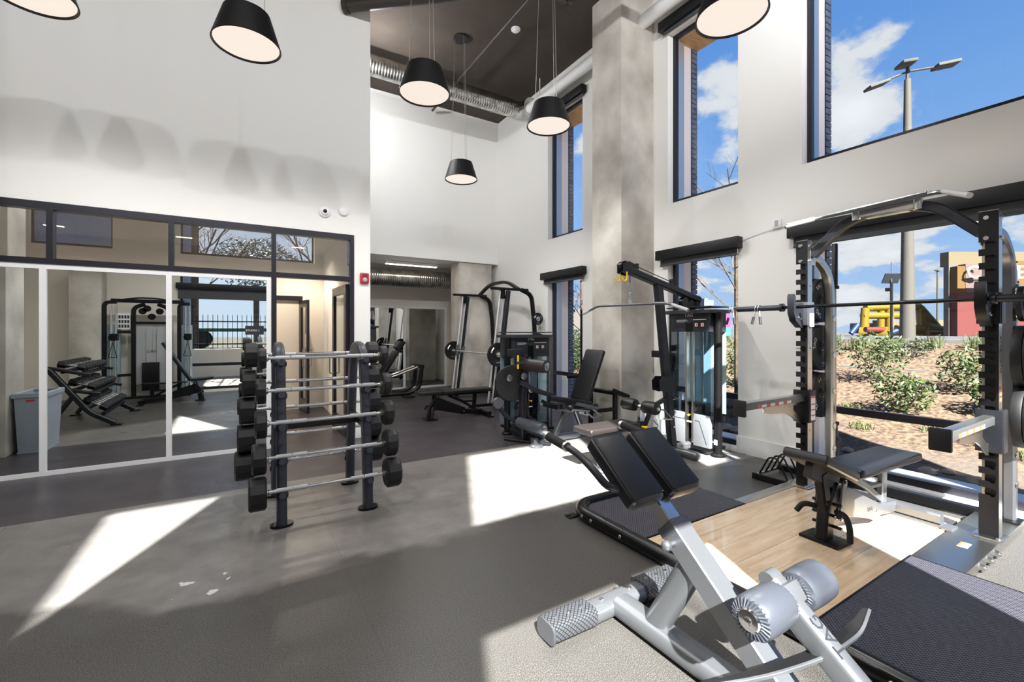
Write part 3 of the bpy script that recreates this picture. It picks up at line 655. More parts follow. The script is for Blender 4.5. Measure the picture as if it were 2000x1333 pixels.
flood(t_, (px_-.7, py_+.55, 9.32), (-.8, .6, -.35)); flood(t_, (px_+.7, py_-.72, 9.76), (.8, -.7, .15)); flood(t_, (px_-.02, py_+.03, 9.95), (.6, .5, .1))
t_ = thing('solar_pole', 'slim dark pole carrying a solar panel and a small camera', 'pole', (27.6, 8.9, 1.19)); x, y = 27.6, 8.9
obj('pole', G().cyl((x, y, 1.19), (x, y, 3.9), .06), 'black_metal', t_); obj('antenna', G().cyl((x, y, 3.9), (x, y, 4.9), .025), 'pole_concrete', t_)
obj('solar_panel', G().box((x, y, 4.1), (.80, .05, .52), Matrix.Rotation(-.55, 3, 'Z') @ Matrix.Rotation(.5, 3, 'X')), 'panel_ink', t_); obj('camera_box', G().bx(x-.35, x-.1, y-.1, y+.15, 3.45, 3.62, .02), 'black_metal', t_)
t_ = thing('street_light', 'thin distant street light between the pole and the coloured building', 'street light', (40.3, 10.5, 1.19)); x, y = 40.3, 10.5
obj('pole', G().cyl((x, y, 1.19), (x, y, 5.6), .08, .05), 'pole_concrete', t_); obj('lamp_arm', G().bx(x-.3, x+.3, y-.1, y+.1, 5.55, 5.62), 'pole_concrete', t_)
# inflatable obstacle course
def ib(px, py, t): a = (px-1000)/864; return V(((.5225+a*.8526)*t, (.8526-a*.5225)*t, 1.48+(647-py)/864*t))
t_ = thing('inflatable', 'yellow inflatable obstacle course beyond the kerb', 'inflatable', (29, 14, 1.19)); T = 27
def tubes(nm, segs, r, m):
    g = G()
    for s_ in segs: g.tube([ib(a, b, T+c) for a, b, c in s_], r, 12)
    obj(nm, g, m, t_)
tubes('upright_tube', [[(1687, 652, 0), (1690, 602, 0)], [(1737, 652, 0), (1737, 602, 0)], [(1800, 652, 0), (1797, 602, 0)], [(1797, 602, 0), (1830, 640, 0)], [(1720, 650, 3), (1722, 603, 3)], [(1775, 650, 3), (1774, 603, 3)]], .22, 'yellow_vinyl')
tubes('top_tube', [[(1690, 601, 0), (1797, 600, 0)], [(1700, 603, 3), (1800, 602, 3)], [(1684, 617, 0), (1770, 617, 0)]], .20, 'yellow_vinyl')
tubes('base_tube', [[(1680, 652, 0), (1735, 652, -1)], [(1805, 640, 0), (1846, 652, 0)], [(1750, 648, 0), (1800, 648, 0)]], .40, 'yellow_vinyl')
tubes('red_panel', [[(1690, 644, -1), (1728, 645, -1)], [(1812, 651, -1), (1845, 653, -1)]], .16, 'red_vinyl'); tubes('blue_panel', [[(1662, 652, -2), (1676, 634, -2)], [(1735, 653, -1), (1752, 646, -1)]], .13, 'blue_vinyl')
# coloured building with letters
t_ = thing('building', 'low building painted tan, mustard, pink and red with white letters', 'building', (24, 5, 1.19))
def bq(pa, pb, z0, z1, d, m, nm, dep=.3):
    a, b_ = ib(pa, 647, d), ib(pb, 647, d); u = (b_-a); u.z = 0; l = u.length; u.normalize(); n = V((u.y, -u.x, 0))
    g = G(); g.prism([(0, z0), (l, z0), (l, z1), (0, z1)], (a.x, a.y, 0), u, (0, 0, 1), dep); obj(nm, g, m, t_, False)
D0 = 24.0
zt = lambda py, d: 1.48+(647-py)/864*d
bq(1870, 2200, 1.19, zt(572, D0), D0, 'stucco_red', 'red_wall', -.52); bq(1886, 1935, zt(572, D0), zt(516, D0), D0-.02, 'stucco_pink', 'pink_band', -.5); bq(1870, 1886, zt(572, D0), zt(520, D0), D0, 'stucco_mustard', 'mustard_corner', -.52)
bq(1935, 1988, zt(572, D0), zt(514, D0), D0-.01, 'stucco_pink', 'pink_band', -.5); bq(1988, 2200, zt(572, D0), zt(510, D0), D0, 'stucco_mustard', 'mustard_band', -.52)
bq(1853, 2200, zt(520, D0+.5), zt(492, D0+.5), D0+.5, 'stucco_tan', 'parapet', -.5); bq(1853, 1871, 1.19, zt(515, D0+.4), D0+.4, 'stucco_gray', 'side_wall', -.3)
bq(1878, 1950, zt(551, D0), zt(547, D0), D0-.5, 'stucco_tan', 'canopy', .6)
a_, b2 = ib(1870, 647, D0), ib(2200, 647, D0); u = (b2-a_); u.z = 0; u.normalize()
for ch, px in (('C', 1900), ('A', 1955), ('E', 1994)):
    p = ib(px, 533, D0-.25); text(ch, p, 1.0, 'white_trim', t_, (u, (0, 0, 1)), 'sign_letter', .03)
# distant blocks, hoardings
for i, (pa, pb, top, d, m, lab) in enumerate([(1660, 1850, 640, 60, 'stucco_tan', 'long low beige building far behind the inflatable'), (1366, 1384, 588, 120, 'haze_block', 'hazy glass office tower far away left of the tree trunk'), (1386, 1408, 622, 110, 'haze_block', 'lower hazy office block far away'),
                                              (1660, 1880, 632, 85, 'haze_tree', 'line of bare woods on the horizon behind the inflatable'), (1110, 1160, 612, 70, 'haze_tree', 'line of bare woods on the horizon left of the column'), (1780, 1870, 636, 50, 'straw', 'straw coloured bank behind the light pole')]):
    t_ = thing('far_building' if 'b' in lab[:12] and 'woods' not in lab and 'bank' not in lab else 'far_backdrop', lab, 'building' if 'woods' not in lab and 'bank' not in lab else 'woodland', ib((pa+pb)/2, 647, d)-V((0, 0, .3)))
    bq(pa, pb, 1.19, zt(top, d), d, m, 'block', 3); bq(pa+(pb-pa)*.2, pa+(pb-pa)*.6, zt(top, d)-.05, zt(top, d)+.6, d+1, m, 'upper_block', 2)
t_ = thing('site_fence', 'printed fence banner in magenta and blue beyond the thin tree', 'banner', ib(1410, 655, 25)); bq(1392, 1402, 1.19, zt(620, 25), 25, 'haze_block', 'panel', .05)
mat('magenta', (110, 34, 88), .7); mat('cyan_print', (36, 96, 120), .7)
bq(1403, 1426, zt(640, 25), zt(613, 25), 25, 'magenta', 'magenta_print', .05); bq(1403, 1426, 1.19, zt(640, 25), 25, 'cyan_print', 'blue_print', .05)
# behind the camera, seen in the mirrors
tag(obj('retaining_wall', G().bx(-14, 5.7, -5.3, -5.05, -.2, .88, .01), 'retaining'), 'low pale concrete retaining wall reflected in the mirror', 'wall')
t_ = thing('metal_fence', 'dark picket fence on the retaining wall, seen in the mirror', 'fence', (0, -5.17, .88))
obj('rail', G().bx(-9, 5.6, -5.19, -5.15, 1.02, 1.06), 'black_metal', t_, False); obj('rail', G().bx(-9, 5.6, -5.19, -5.15, 1.78, 1.82), 'black_metal', t_, False)
g = G().bx(-.009, .009, -5.179, -5.161, .90, 1.98); g.cyl((0, -5.17, 1.98), (0, -5.17, 2.06), .012, .001, 6); pk = obj('picket', g, 'black_metal', t_, False)
for i in range(105):
    if i % 18 == 0: obj('post', G().bx(-9+i*.139-.03, -9+i*.139+.03, -5.2, -5.14, .86, 2.05), 'black_metal', t_, False)
    c = pk.copy(); COL.objects.link(c); c.location.x = -9+i*.139
bpy.data.objects.remove(pk)
mat('leaf_red', (150, 84, 66), .8)
tree(-1.6, -9, .6, 7.5, .16, 'bare tree with a few russet leaves, reflected in the glass above the mirrors', 'bark', seed=21, leafm='leaf_red', n1=16, start=.3)
tree(3.0, -10, .6, 8.5, .18, 'taller bare tree with russet leaves reflected behind the doorway glass', 'bark', seed=22, leafm='leaf_red', n1=16, start=.3)
tree(-7.5, -7.5, .6, 8.0, .16, 'russet leaved tree at the left of the reflections', 'bark', seed=23, leafm='leaf_red', n1=18, start=.25)
t_ = thing('pine_tree', 'round dark pine beyond the fence, reflected in the upper glass', 'tree', (1, -26, .6)); obj('trunk', G().cyl((1, -26, .6), (1, -26, 5), .2), 'bark_dark', t_); foliage((1, -26, 6.6), 2.4, 5000, (1.3, 1.2, .8), 'leaf_dark', t_, leaf=.12)
t_ = thing('flatbed_truck', 'flatbed truck parked beyond the fence, reflected in the mirror', 'truck', (0, -14, .62))
obj('flatbed', G().bx(-3.4, 1.6, -15.2, -12.9, 1.45, 1.62, .02), 'green_pad', t_); obj('cab', G().prism([(0, .5), (2.0, .5), (2.0, 1.4), (1.3, 2.3), (0, 2.3)], (1.75, -15.1, .75), (1, 0, 0), (0, 0, 1), -2.1), 'shroud_light', t_, False); obj('cab_window', G().prism([(.25, 1.45), (1.75, 1.45), (1.2, 2.1), (.25, 2.1)], (1.75, -12.97, .75), (1, 0, 0), (0, 0, 1), -.03), 'panel_ink', t_, False)
for x in (-2.6, -1.7, 3.0):
    for y in (-12.95, -15.0): obj('wheel', G().lathe([(.2, -.1), (.44, -.1), (.46, 0), (.44, .1), (.2, .1)], (x, y, 1.07), (0, 1, 0), 20), 'rubber_black', t_)
# brick block added outside; its roof edge cuts the left sun patch
struct('added_sun_wall', G().bx(-9, -4.0, -16, -1.4, -.3, 6.88), 'brick', smooth=False)
# ================================================================ BARBELL RACK
def yf(z): return 3.78+.05*z+.11*(z/1.25)**2
def yr(z): return 4.50-.04*z-.115*(z/1.25)**2
t_ = thing('barbell_rack', 'black A-frame barbell rack standing in the middle of the floor', 'barbell rack', (.58, 4.12, 0))
for x in (.265, .905):
    pts = [(x, yf(z), z) for z in (0.01, .2, .4, .6, .8, 1.0, 1.12, 1.20)]+[(x, yf(1.2)+.035, 1.27), (x, yf(1.2)+.10, 1.316), (x, (yf(1.2)+yr(1.2))/2, 1.33), (x, yr(1.2)-.10, 1.316), (x, yr(1.2)-.035, 1.27)]+[(x, yr(z), z) for z in (1.20, 1.12, 1.0, .8, .6, .4, .2, .01)]
    obj('end_frame', G().rect(pts, .115, .07, (1, 0, 0.001), .3), 'rack_gray', t_)
    for y in (yf(0), yr(0)):
        g = G(); n = 20; g.prism([((.085 if abs(math.cos(2*PI*i/n)) > .3 else .085)*math.cos(2*PI*i/n)*.95, .062*math.sin(2*PI*i/n)) for i in range(n)], (x, y, .001), (1, 0, 0), (0, 1, 0), .018)
        obj('foot', g, 'black_metal', t_)
    obj('tie_bar', G().rect([(x, yf(.69)+.03, .69), (x, yr(.69)-.03, .69)], .05, .07), 'black_metal', t_)
    for z in (1.22, .975, .735, .485, .24):
        for sgn, f in ((-1, yf), (1, yr)):
            y = f(z)+sgn*.035; g = G().lathe([(.045, 0), (.045, .007), (.024, .012), (.024, .04), (.017, .044), (.017, .07), (.024, .073), (.024, .082)], (x, y, z), (0, sgn, .22), 18)
            obj('peg', g, 'rack_gray', t_)
            if z < 1.2:
                g = G().box((x, y+sgn*.001, z+.125), (.052, .012, .085), None, .005); bolt(g, (x, y+sgn*.008, z+.125), (0, sgn, 0), .014, .006); obj('bolt_plate', g, 'rack_gray', t_)
obj('cross_bar', G().rect([(.265, 4.14, .69), (.905, 4.14, .69)], .06, .06), 'black_metal', t_)
g = G(); [bolt(g, (.855, 4.14, .73), (0, 0, 1)) , bolt(g, (.315, 4.14, .73), (0, 0, 1))]; obj('bolt', g, 'zinc', t_)
def barbell(cx_, y, z, half, r, wd, label):
    t_ = thing('fixed_barbell', label, 'barbell', (cx_, y, z), group='fixed barbells on the rack')
    obj('handle', G().cyl((cx_-half, y, z), (cx_+half, y, z), .0145, None, 14), 'chrome', t_)
    for s in (-1, 1):
        g = G(); g.cyl((cx_+s*.16, y, z), (cx_+s*.26, y, z), .0165, None, 14); g.cyl((cx_+s*.268, y, z), (cx_+s*.37, y, z), .0165, None, 14); obj('knurled_grip', g, 'grip_white', t_)
        x0 = cx_+s*half; g = G().lathe([(r*.9, 0), (r, .012), (r, wd-.012), (r*.9, wd), (r*.55, wd), (r*.5, wd-.008), (0, wd-.008)], (x0, y, z), (s, 0, 0), 12, .5); w = obj('weight_head', g, 'rubber_black', t_, smooth=False)
        obj('collar', G().lathe([(.026, 0), (.026, .01), (.018, .016)], (x0, y, z), (-s, 0, 0), 14), 'zinc', w)
    return t_
nm_ = ['top', 'second', 'third', 'fourth', 'lowest']
for i, (z, r, wd, h) in enumerate([(1.272, .082, .055, .43), (1.027, .096, .066, .435), (.787, .104, .08, .43), (.537, .112, .095, .435), (.292, .120, .115, .435)]):
    barbell(.595, yf(z-.05)-.085, z, h, r, wd, 'fixed barbell on the near side of the rack, %s from the top' % nm_[i] if 0 < i < 4 else 'fixed barbell with %s heads on the near side, %s level' % (('the smallest', 'topmost') if i == 0 else ('large', 'lowest')))
for i, (z, r, wd, h) in enumerate([(1.272, .106, .10, .46), (1.027, .116, .115, .465), (.787, .120, .13, .47), (.537, .124, .14, .475), (.292, .128, .155, .48)]):
    barbell(.585, yr(z-.05)+.085, z, h, r, wd, 'heavier fixed barbell on the far side of the rack, %s level' % nm_[i])

# ================================================================ LIFTING PLATFORM
DECK = .062
t_ = thing('lifting_platform', 'lifting platform with a pale wood centre, black rubber mats and a black tubular edge', 'platform', (3.3, 1.5, 0))
for k, (a, b) in enumerate([(1.075, 1.245), (1.245, 1.415), (1.415, 1.585), (1.585, 1.755), (1.755, 1.925), (1.925, 2.09)]):
    obj('wood_panel', G().bx(2.33, 4.62, a+.0006, b-.0006, .01, DECK, .001, 1), 'bamboo' if 'bamboo' in M else None or mat('bamboo', (232, 208, 178), .22, c2=(214, 184, 148), ns=3.2, nd=5, stretch=(.9, 9, 1), nlo=.3, nhi=.75, coat=.5), t_)
tm = M['bamboo'].node_tree; b = tm.nodes['Principled BSDF']; tc2 = N(tm, 'ShaderNodeTexCoord'); br = N(tm, 'ShaderNodeTexBrick'); L(tm, tc2.outputs['Object'], br.inputs['Vector'])
br.inputs['Scale'].default_value = 1; br.inputs['Brick Width'].default_value = .30; br.inputs['Row Height'].default_value = .021; br.inputs['Mortar Size'].default_value = .0; br.offset = .37
br.inputs['Color1'].default_value = (1, 1, 1, 1); br.inputs['Color2'].default_value = (.86, .80, .72, 1)
s0 = b.inputs['Base Color'].links[0].from_socket; xm = N(tm, 'ShaderNodeMix', data_type='RGBA', blend_type='MULTIPLY'); xm.inputs[0].default_value = .8; L(tm, s0, xm.inputs[6]); L(tm, br.outputs['Color'], xm.inputs[7]); L(tm, xm.outputs[2], b.inputs['Base Color'])
# ribbed rubber
rb = mat('ribbed_rubber', (58, 56, 62), .5); tm = rb.node_tree; b = tm.nodes['Principled BSDF']; tc2 = N(tm, 'ShaderNodeTexCoord'); s3 = N(tm, 'ShaderNodeSeparateXYZ'); L(tm, tc2.outputs['Object'], s3.inputs[0])
SC = 2*PI/.020
wv = mth(tm, 'MULTIPLY', mth(tm, 'SINE', mth(tm, 'MULTIPLY', s3.outputs[0], SC)), mth(tm, 'SINE', mth(tm, 'MULTIPLY', s3.outputs[1], SC)))
h_ = rng(tm, wv, -.45, .35)
bp2 = N(tm, 'ShaderNodeBump'); bp2.inputs['Strength'].default_value = 1; bp2.inputs['Distance'].default_value = .004; L(tm, h_, bp2.inputs['Height']); L(tm, bp2.outputs[0], b.inputs['Normal'])
L(tm, mixc(tm, h_, (10, 9, 13), (84, 82, 94)), b.inputs['Base Color'])
def mat_pad(x0, x1, y0, y1, cut):
    c = .09; poly = [(x0+c, y1), (x0, y1-c), (x0, y0), (x1, y0), (x1, y1)] if cut else [(x0, y1), (x0, y0), (x1, y0), (x1, y1)]
    g = G().prism([(a, b) for a, b in poly], (0, 0, .01), (1, 0, 0), (0, 1, 0), DECK-.006); o = obj('rubber_mat', g, 'ribbed_rubber', t_, False)
    g = G(); g.rect([(x, y, DECK-.001) for x, y in poly], .014, .012, closed=True); obj('mat_edge', g, 'black_metal', o); return o
mat_pad(2.345, 3.52, 2.10, 2.77, True); mat_pad(2.345, 3.60, .16, 1.065, False)
r_ = .052
obj('edge_tube', G().tube(arc([(3.52, 2.80, r_), (2.40, 2.80, r_), (2.285, 2.68, r_), (2.285, .05, r_)], .10, 8), r_, 14), 'black_gloss', t_)
g = G()
for y in (2.62, 2.52, 2.22, 1.55, .72, .4): bolt(g, (2.285-r_+.004, y, .055), (-1, 0, 0), .014, .007)
obj('bolt', g, 'zinc', t_)
obj('anchor_tab', G().box((2.25, 2.76, .008), (.09, .07, .006), None, .002).cyl((2.225, 2.76, .01), (2.225, 2.76, .018), .012), 'black_metal', t_)
for y0, y1 in ((2.09, 2.19), (.83, .93)):
    g = G(); g.bx(3.60 if y0 < 1 else 3.525, 4.97, y0+.0005 if y0 > 1 else .86-.045, y1 if y0 > 1 else 1.062, .008, DECK+.004, .003); s_ = obj('steel_strip', g, 'steel_brushed', t_)
g = G()
for x in (3.86, 4.02, 4.18): g.cyl((x, .815, .034), (x, .792, .034), .022, None, 6); g.cyl((x, .80, .034), (x, .782, .034), .012, None, 10)
obj('strip_bolt', g, 'zinc', t_)
o = obj('warning_label', G().bx(4.02, 4.12, .905, .955, DECK+.004, DECK+.0055), 'white_ink', t_, False); obj('label_stripe', G().bx(4.02, 4.12, .94, .955, DECK+.0055, DECK+.006), 'orange_ink', o, False)
o = obj('rear_beam', G().bx(4.90, 4.97, .93, 2.09, .012, .09, .004), 'black_metal', t_)

# ================================================================ POWER RACK
t_ = thing('power_rack', 'tall power rack with notched uprights, curved rear posts and pull-up bars', 'power rack', (4.6, 1.47, DECK))
RX, RH = 4.35, 2.30
for si, yc in enumerate((.875, 2.055)):
    y0, y1 = yc-.048, yc+.048
    # notched plate: slots open towards +y on the room side
    z = DECK+.01; poly = [(y0, z), (y1, z)]; zz = .36
    while zz < 2.05:
        if True: poly += [(y1, zz), (yc-.002, zz), (yc-.014, zz-.012), (yc-.028, zz-.008), (yc-.034, zz+.01), (yc-.034, zz+.040), (yc-.022, zz+.048), (y1, zz+.048)]
        zz += .0935
    poly += [(y1, RH), (y0, RH)]
    g = G().prism(poly, (RX, 0, 0), (0, 1, 0), (0, 0, 1), .006); g.bx(RX+.03, RX+.078, y1-.03, y1-.024, DECK+.01, RH-.002); g.bx(RX+.024, RX+.03, y0+.007, y1-.03, DECK+.01, RH-.002); up = obj('upright', g, 'black_metal', t_, False)
    obj('side_channel', G().bx(RX+.006, RX+.085, y0, y0+.006, DECK+.01, RH).bx(RX+.006, RX+.085, y1-.006, y1-.0005, 2.12, RH).bx(RX+.079, RX+.085, y0+.006, y1, DECK+.01, RH).bx(RX, RX+.085, y0, y1, RH, RH+.004), 'steel_brushed', up, False)
    g = G()
    for zb in (RH-.045, RH-.185): bolt(g, (RX-.001, yc+.01, zb), (-1, 0, 0), .017, .01); bolt(g, (RX+.045, y0-.001, zb), (0, -1, 0), .014, .01)
    obj('bolt', g, 'zinc', up)
    for k in range(0, 18, 2):
        if si == 1: text('%d' % (k+1), (RX+.045, y0-.001, .39+k*.0935), .026, 'panel_ink', up, ((1, 0, 0), (0, 0, 1)), 'hole_number', .0006)
    obj('base_foot', G().box((RX+.04, yc, DECK+.012), (.17, .15, .012), None, .003).cyl((RX-.02, yc-.05, DECK+.018), (RX-.02, yc-.05, DECK+.03), .013), 'zinc', t_)
    xr = 4.89
    p = arc([(RX+.08, yc, 2.17), (4.62, yc, 2.17), (4.86, yc, 2.02), (xr, yc, 1.66), (xr, yc, .9), (xr, yc, DECK+.02)], .24, 8)
    obj('rear_post', G().rect(p, .075, .075, (0, 1, 0.001), .2), 'silver_dark' if si == 0 else 'steel_brushed', t_)
    obj('post_foot', G().box((xr, yc, DECK+.012), (.15, .13, .012), None, .003), 'black_metal', t_)
    g = G()
    for zc in (1.60, 1.25, .90, .56, .34): g.lathe([(.030, 0), (.030, .004), (.022, .006)], (xr, yc-.038, zc), (0, -1, 0), 16)
    obj('post_cap', g, 'zinc', t_)
    # storage pegs
    s = -1 if si == 0 else 1
    for zc in (1.78, 1.315, .85): obj('storage_peg', G().cyl((xr, yc+s*.036, zc), (xr, yc+s*.30, zc), .024, None, 16).cyl((xr, yc+s*.036, zc), (xr, yc+s*.052, zc), .048, None, 16), 'chrome', t_)
    # safety arm
    za = .845
    a = obj('safety_arm', G().bx(3.385, RX-.012, yc-.034, yc+.026, za, za+.055, .004), 'silver_paint', t_)
    obj('arm_top_strip', G().bx(3.40, RX-.02, yc-.030, yc+.022, za+.0545, za+.062, .003), 'steel_brushed', a); obj('end_cap', G().bx(3.355, 3.386, yc-.058, yc+.042, za-.045, za+.085, .010), 'rubber_black', a)
    for k in range(4): obj('orange_mark', G().bx(3.58+k*.13, 3.64+k*.13, yc-.0352, yc-.034, za+.006, za+.03), 'orange_ink', a, False)
    for k in range(4): obj('white_mark', G().bx(3.64+k*.13, 3.71+k*.13, yc-.0352, yc-.034, za+.006, za+.03), 'white_ink', a, False)
    g = G().prism([(-.60, 0), (-.62, -.05), (-.50, -.072), (-.28, -.085), (-.16, -.13), (-.02, -.21), (0, -.21), (0, -.13), (-.06, -.12), (-.14, -.07), (-.14, -.03), (0, -.03), (0, 0)], (RX-.012, yc+.008, za), (1, 0, 0), (0, 0, 1), .012); obj('arm_gusset', g, 'steel_brushed', a, False)
    g = G().bx(RX-.020, RX-.008, yc-.07, yc+.062, za-.19, za+.10, .003).bx(RX-.008, RX+.10, yc-.072, yc-.056, za-.19, za+.10, .003); obj('arm_bracket', g, 'black_metal' if si else 'charcoal_metal', a)
    if si: o = obj('instruction_label', G().bx(RX+.01, RX+.085, yc-.0745, yc-.072, za-.17, za+.05), 'white_ink', a, False); obj('label_stripe', G().bx(RX+.01, RX+.085, yc-.0755, yc-.0745, za+.03, za+.05).bx(RX+.012, RX+.083, yc-.0755, yc-.0745, za-.03, za-.02).bx(RX+.012, RX+.083, yc-.0755, yc-.0745, za-.08, za-.07).bx(RX+.012, RX+.083, yc-.0755, yc-.0745, za-.13, za-.12), 'orange_ink', o, False)
    # j-hook
    zh = 1.64; g = G().bx(RX-.022, RX-.008, yc-.06, yc+.055, zh-.11, zh+.10, .003).bx(RX-.008, RX+.09, yc-.064, yc-.050, zh-.11, zh+.10, .003)
    j = obj('bar_hook', g, 'black_metal' if si == 0 else 'silver_dark', t_)
    g = G().prism([(0, .10), (-.03, .02), (-.05, .0), (-.10, .0), (-.125, .03), (-.135, .15), (-.155, .17), (-.17, .14), (-.165, .0), (-.13, -.07), (-.03, -.13), (0, -.13)], (RX-.02, yc+.03, zh), (1, 0, 0), (0, 0, 1), .055); obj('hook_plate', g, 'black_metal' if si == 0 else 'charcoal_metal', j)
    g = G(); [bolt(g, (RX-.07-dx, yc-.026, zh-.05+dz), (0, -1, 0), .010, .006) for dx, dz in ((0, 0), (.035, .012))]; obj('hook_bolt', g, 'zinc', j)
    if si: obj('hook_label', G().bx(RX+.01, RX+.08, yc-.0665, yc-.064, zh-.12, zh+.0), 'white_ink', j, False)
# vertical label lettering and marks on the right upright
text('STRENGTH', (RX+.045, .826, 1.32), .05, 'silver_dark', t_, ((0, 0, -1), (1, 0, 0)), 'upright_lettering', .0006)
g = G(); [g.bx(RX+.02, RX+.07, .8255, .827, 1.0+k*.04, 1.025+k*.04) for k in range(3)]; obj('orange_mark', g, 'orange_ink', t_, False)
# arch and pull-up bars
X = 4.45
obj('top_arch', G().rect(arc([(X, 2.01, 2.17), (X, 1.72, 2.455), (X, 1.20, 2.455), (X, .925, 2.17)], .16, 8), .075, .085, (1, 0, .001), .15), 'charcoal_metal', t_)
obj('arch_plate', G().bx(X-.045, X+.045, 2.004, 2.012, 2.08, 2.26, .002).bx(X-.045, X+.045, .92, .928, 2.08, 2.26, .002), 'steel_brushed', t_)
obj('chrome_sleeve', G().rect([(X-.004, 1.66, 2.458), (X-.004, 1.26, 2.458)], .085, .093, (1, 0, .001), .15).cyl((X-.04, 1.66, 2.41), (X-.04, 1.66, 2.50), .03).cyl((X-.04, 1.26, 2.41), (X-.04, 1.26, 2.50), .03), 'chrome', t_)
g = G(); g.tube(arc([(4.16, 2.10, 2.41), (4.36, 1.93, 2.48), (4.36, 1.12, 2.50), (4.14, .93, 2.39)], .05, 5), .016, 10); g.tube([(4.30, 1.86, 2.47), (4.30, 1.18, 2.50)], .014, 8); obj('pull_up_bar', g, 'silver_paint', t_)
obj('pull_up_grip', G().cyl((4.34, 1.10, 2.494), (4.12, .915, 2.38), .020, None, 12), 'grip_white', t_); obj('pull_up_grip', G().cyl((4.34, 1.95, 2.474), (4.17, 2.09, 2.42), .020, None, 12), 'grip_white', t_)
# vertical bar holders
obj('bar_holder', G().cyl((5.0, 2.06, .10), (5.0, 2.06, .42), .036, None, 16).lathe([(.036, 0), (.048, .0), (.048, .025), (.036, .03)], (5.0, 2.06, .40), (0, 0, 1), 16).bx(4.92, 5.0, 2.03, 2.09, .10, .16), 'black_metal', t_)
# barbells
def olympic(label, p, ax, nm='barbell'):
    t_ = thing(nm, label, 'barbell', p); p = V(p); a = V(ax).normalized()
    obj('shaft', G().cyl(p-a*.655, p+a*.655, .0145, None, 14), 'steel_brushed' if nm != 'barbell' else 'black_gloss', t_)
    for s in (-1, 1):
        q = p+a*s*.655; obj('sleeve', G().lathe([(.038, 0), (.038, .03), (.026, .032), (.026, .44), (.022, .446)], q, a*s, 18), 'charcoal_metal', t_)
    return t_
bb = olympic('long barbell resting on the hooks of the power rack', (4.24, 1.50, 1.695), (0, 1, 0))
for y, lab in ((2.64, 'end'), (2.38, 'middle')):
    c = thing('spring_collar', 'spring collar with black grips at the %s of the left barbell sleeve' % lab, 'spring collar', (4.24, y, 1.695), group='spring collars')
    g = G(); pts = [(4.24+.031*math.cos(a), y-.012+.004*a, 1.695+.031*math.sin(a)) for a in [k*.45 for k in range(30)]]; g.tube(pts, .0035, 6); obj('coil', g, 'zinc', c)
    g = G()
    for s in (-1, 1): g.tube([(4.22, y+s*.014, 1.672), (4.20, y+s*.03, 1.60)], .0035, 6)
    obj('spring_arm', g, 'zinc', c)
    for s in (-1, 1): obj('grip', G().cyl((4.202, y+s*.029, 1.615), (4.19, y+s*.042, 1.545), .012, None, 10), 'rubber_black', c)
olympic('second barbell stored upright behind the left rack post', (5.0, 2.06, 1.24), (0, 0, 1), 'upright_barbell')
# plates on the storage pegs
def plate(p, ax, r, wd, label, grp, txt=True, grip=False, m='rubber_black', rot=0.0, words='TAG', nm='weight_plate'):
    t_ = thing(nm, label, 'weight plate', p, group=grp); p = V(p); a = V(ax).normalized(); h = wd/2
    g = G().lathe([(.026, -h), (r*.22, -h), (r*.27, -h+.008), (r*.52, -h+.008), (r*.56, -h+.004), (r*.86, -h+.004), (r*.9, -h), (r*.985, -h), (r, -h+.008), (r, h-.008), (r*.985, h), (r*.9, h), (r*.86, h-.004), (r*.56, h-.004), (r*.52, h-.008), (r*.27, h-.008), (r*.22, h), (.026, h)], p, a, 40); obj('disc', g, m, t_)
    obj('hub_ring', G().lathe([(.026, -h-.002), (.05, -h-.002), (.05, -h+.006)], p, a, 24).lathe([(.026, h+.002), (.05, h+.002), (.05, h-.006)], p, a, 24), 'zinc', t_)
    if txt:
        for s in (-1, 1):
            n = a*s; u0 = V((0, 0, 1)); r0 = u0.cross(n)
            for k, wrd in enumerate((words, words, '25 LB') if words else ()):
                for ci, ch in enumerate(wrd):
                    ang = rot+k*2*PI/3-(ci-(len(wrd)-1)/2)*.24; d = r0*-math.sin(ang)+u0*math.cos(ang); tt = r0*math.cos(ang)+u0*math.sin(ang)
                    text(ch, p+d*r*.71+n*(h-.0035), .062 if len(wrd) < 5 else .045, 'white_ink', t_, (tt, d), 'plate_letter', .0008)
    return t_
for zi, zc in enumerate((1.78, 1.315, .85)):
    nz = ('top', 'middle', 'bottom')[zi]
    plate((4.89, 2.055+.085, zc), (0, 1, 0), (.215, .225, .222)[zi], .05, 'lettered bumper plate on the %s peg of the left rear post' % nz, 'plates on the left rear post', rot=.8*zi+.5)
    plate((4.89, 2.055+.14, zc), (0, 1, 0), (.225, .225, .225)[zi], .045, 'bumper plate hidden behind another on the %s peg, left rear post' % nz, 'plates on the left rear post', txt=False)
    if zi: 
        for k in (0, 1): plate((4.89, .875-.066-k*.06, zc-(.02 if zi == 1 else 0)), (0, 1, 0), .225, .055, 'bumper plate on the %s peg at the right picture edge, %s' % (nz, ('inner one', 'outer one')[k]), 'plates on the right rear post', txt=(k == 1), rot=1.2)
    else: plate((4.89, .875-.066, zc-.1), (0, 1, 0), .13, .03, 'small black plate on the top peg at the right edge', 'plates on the right rear post', txt=False)
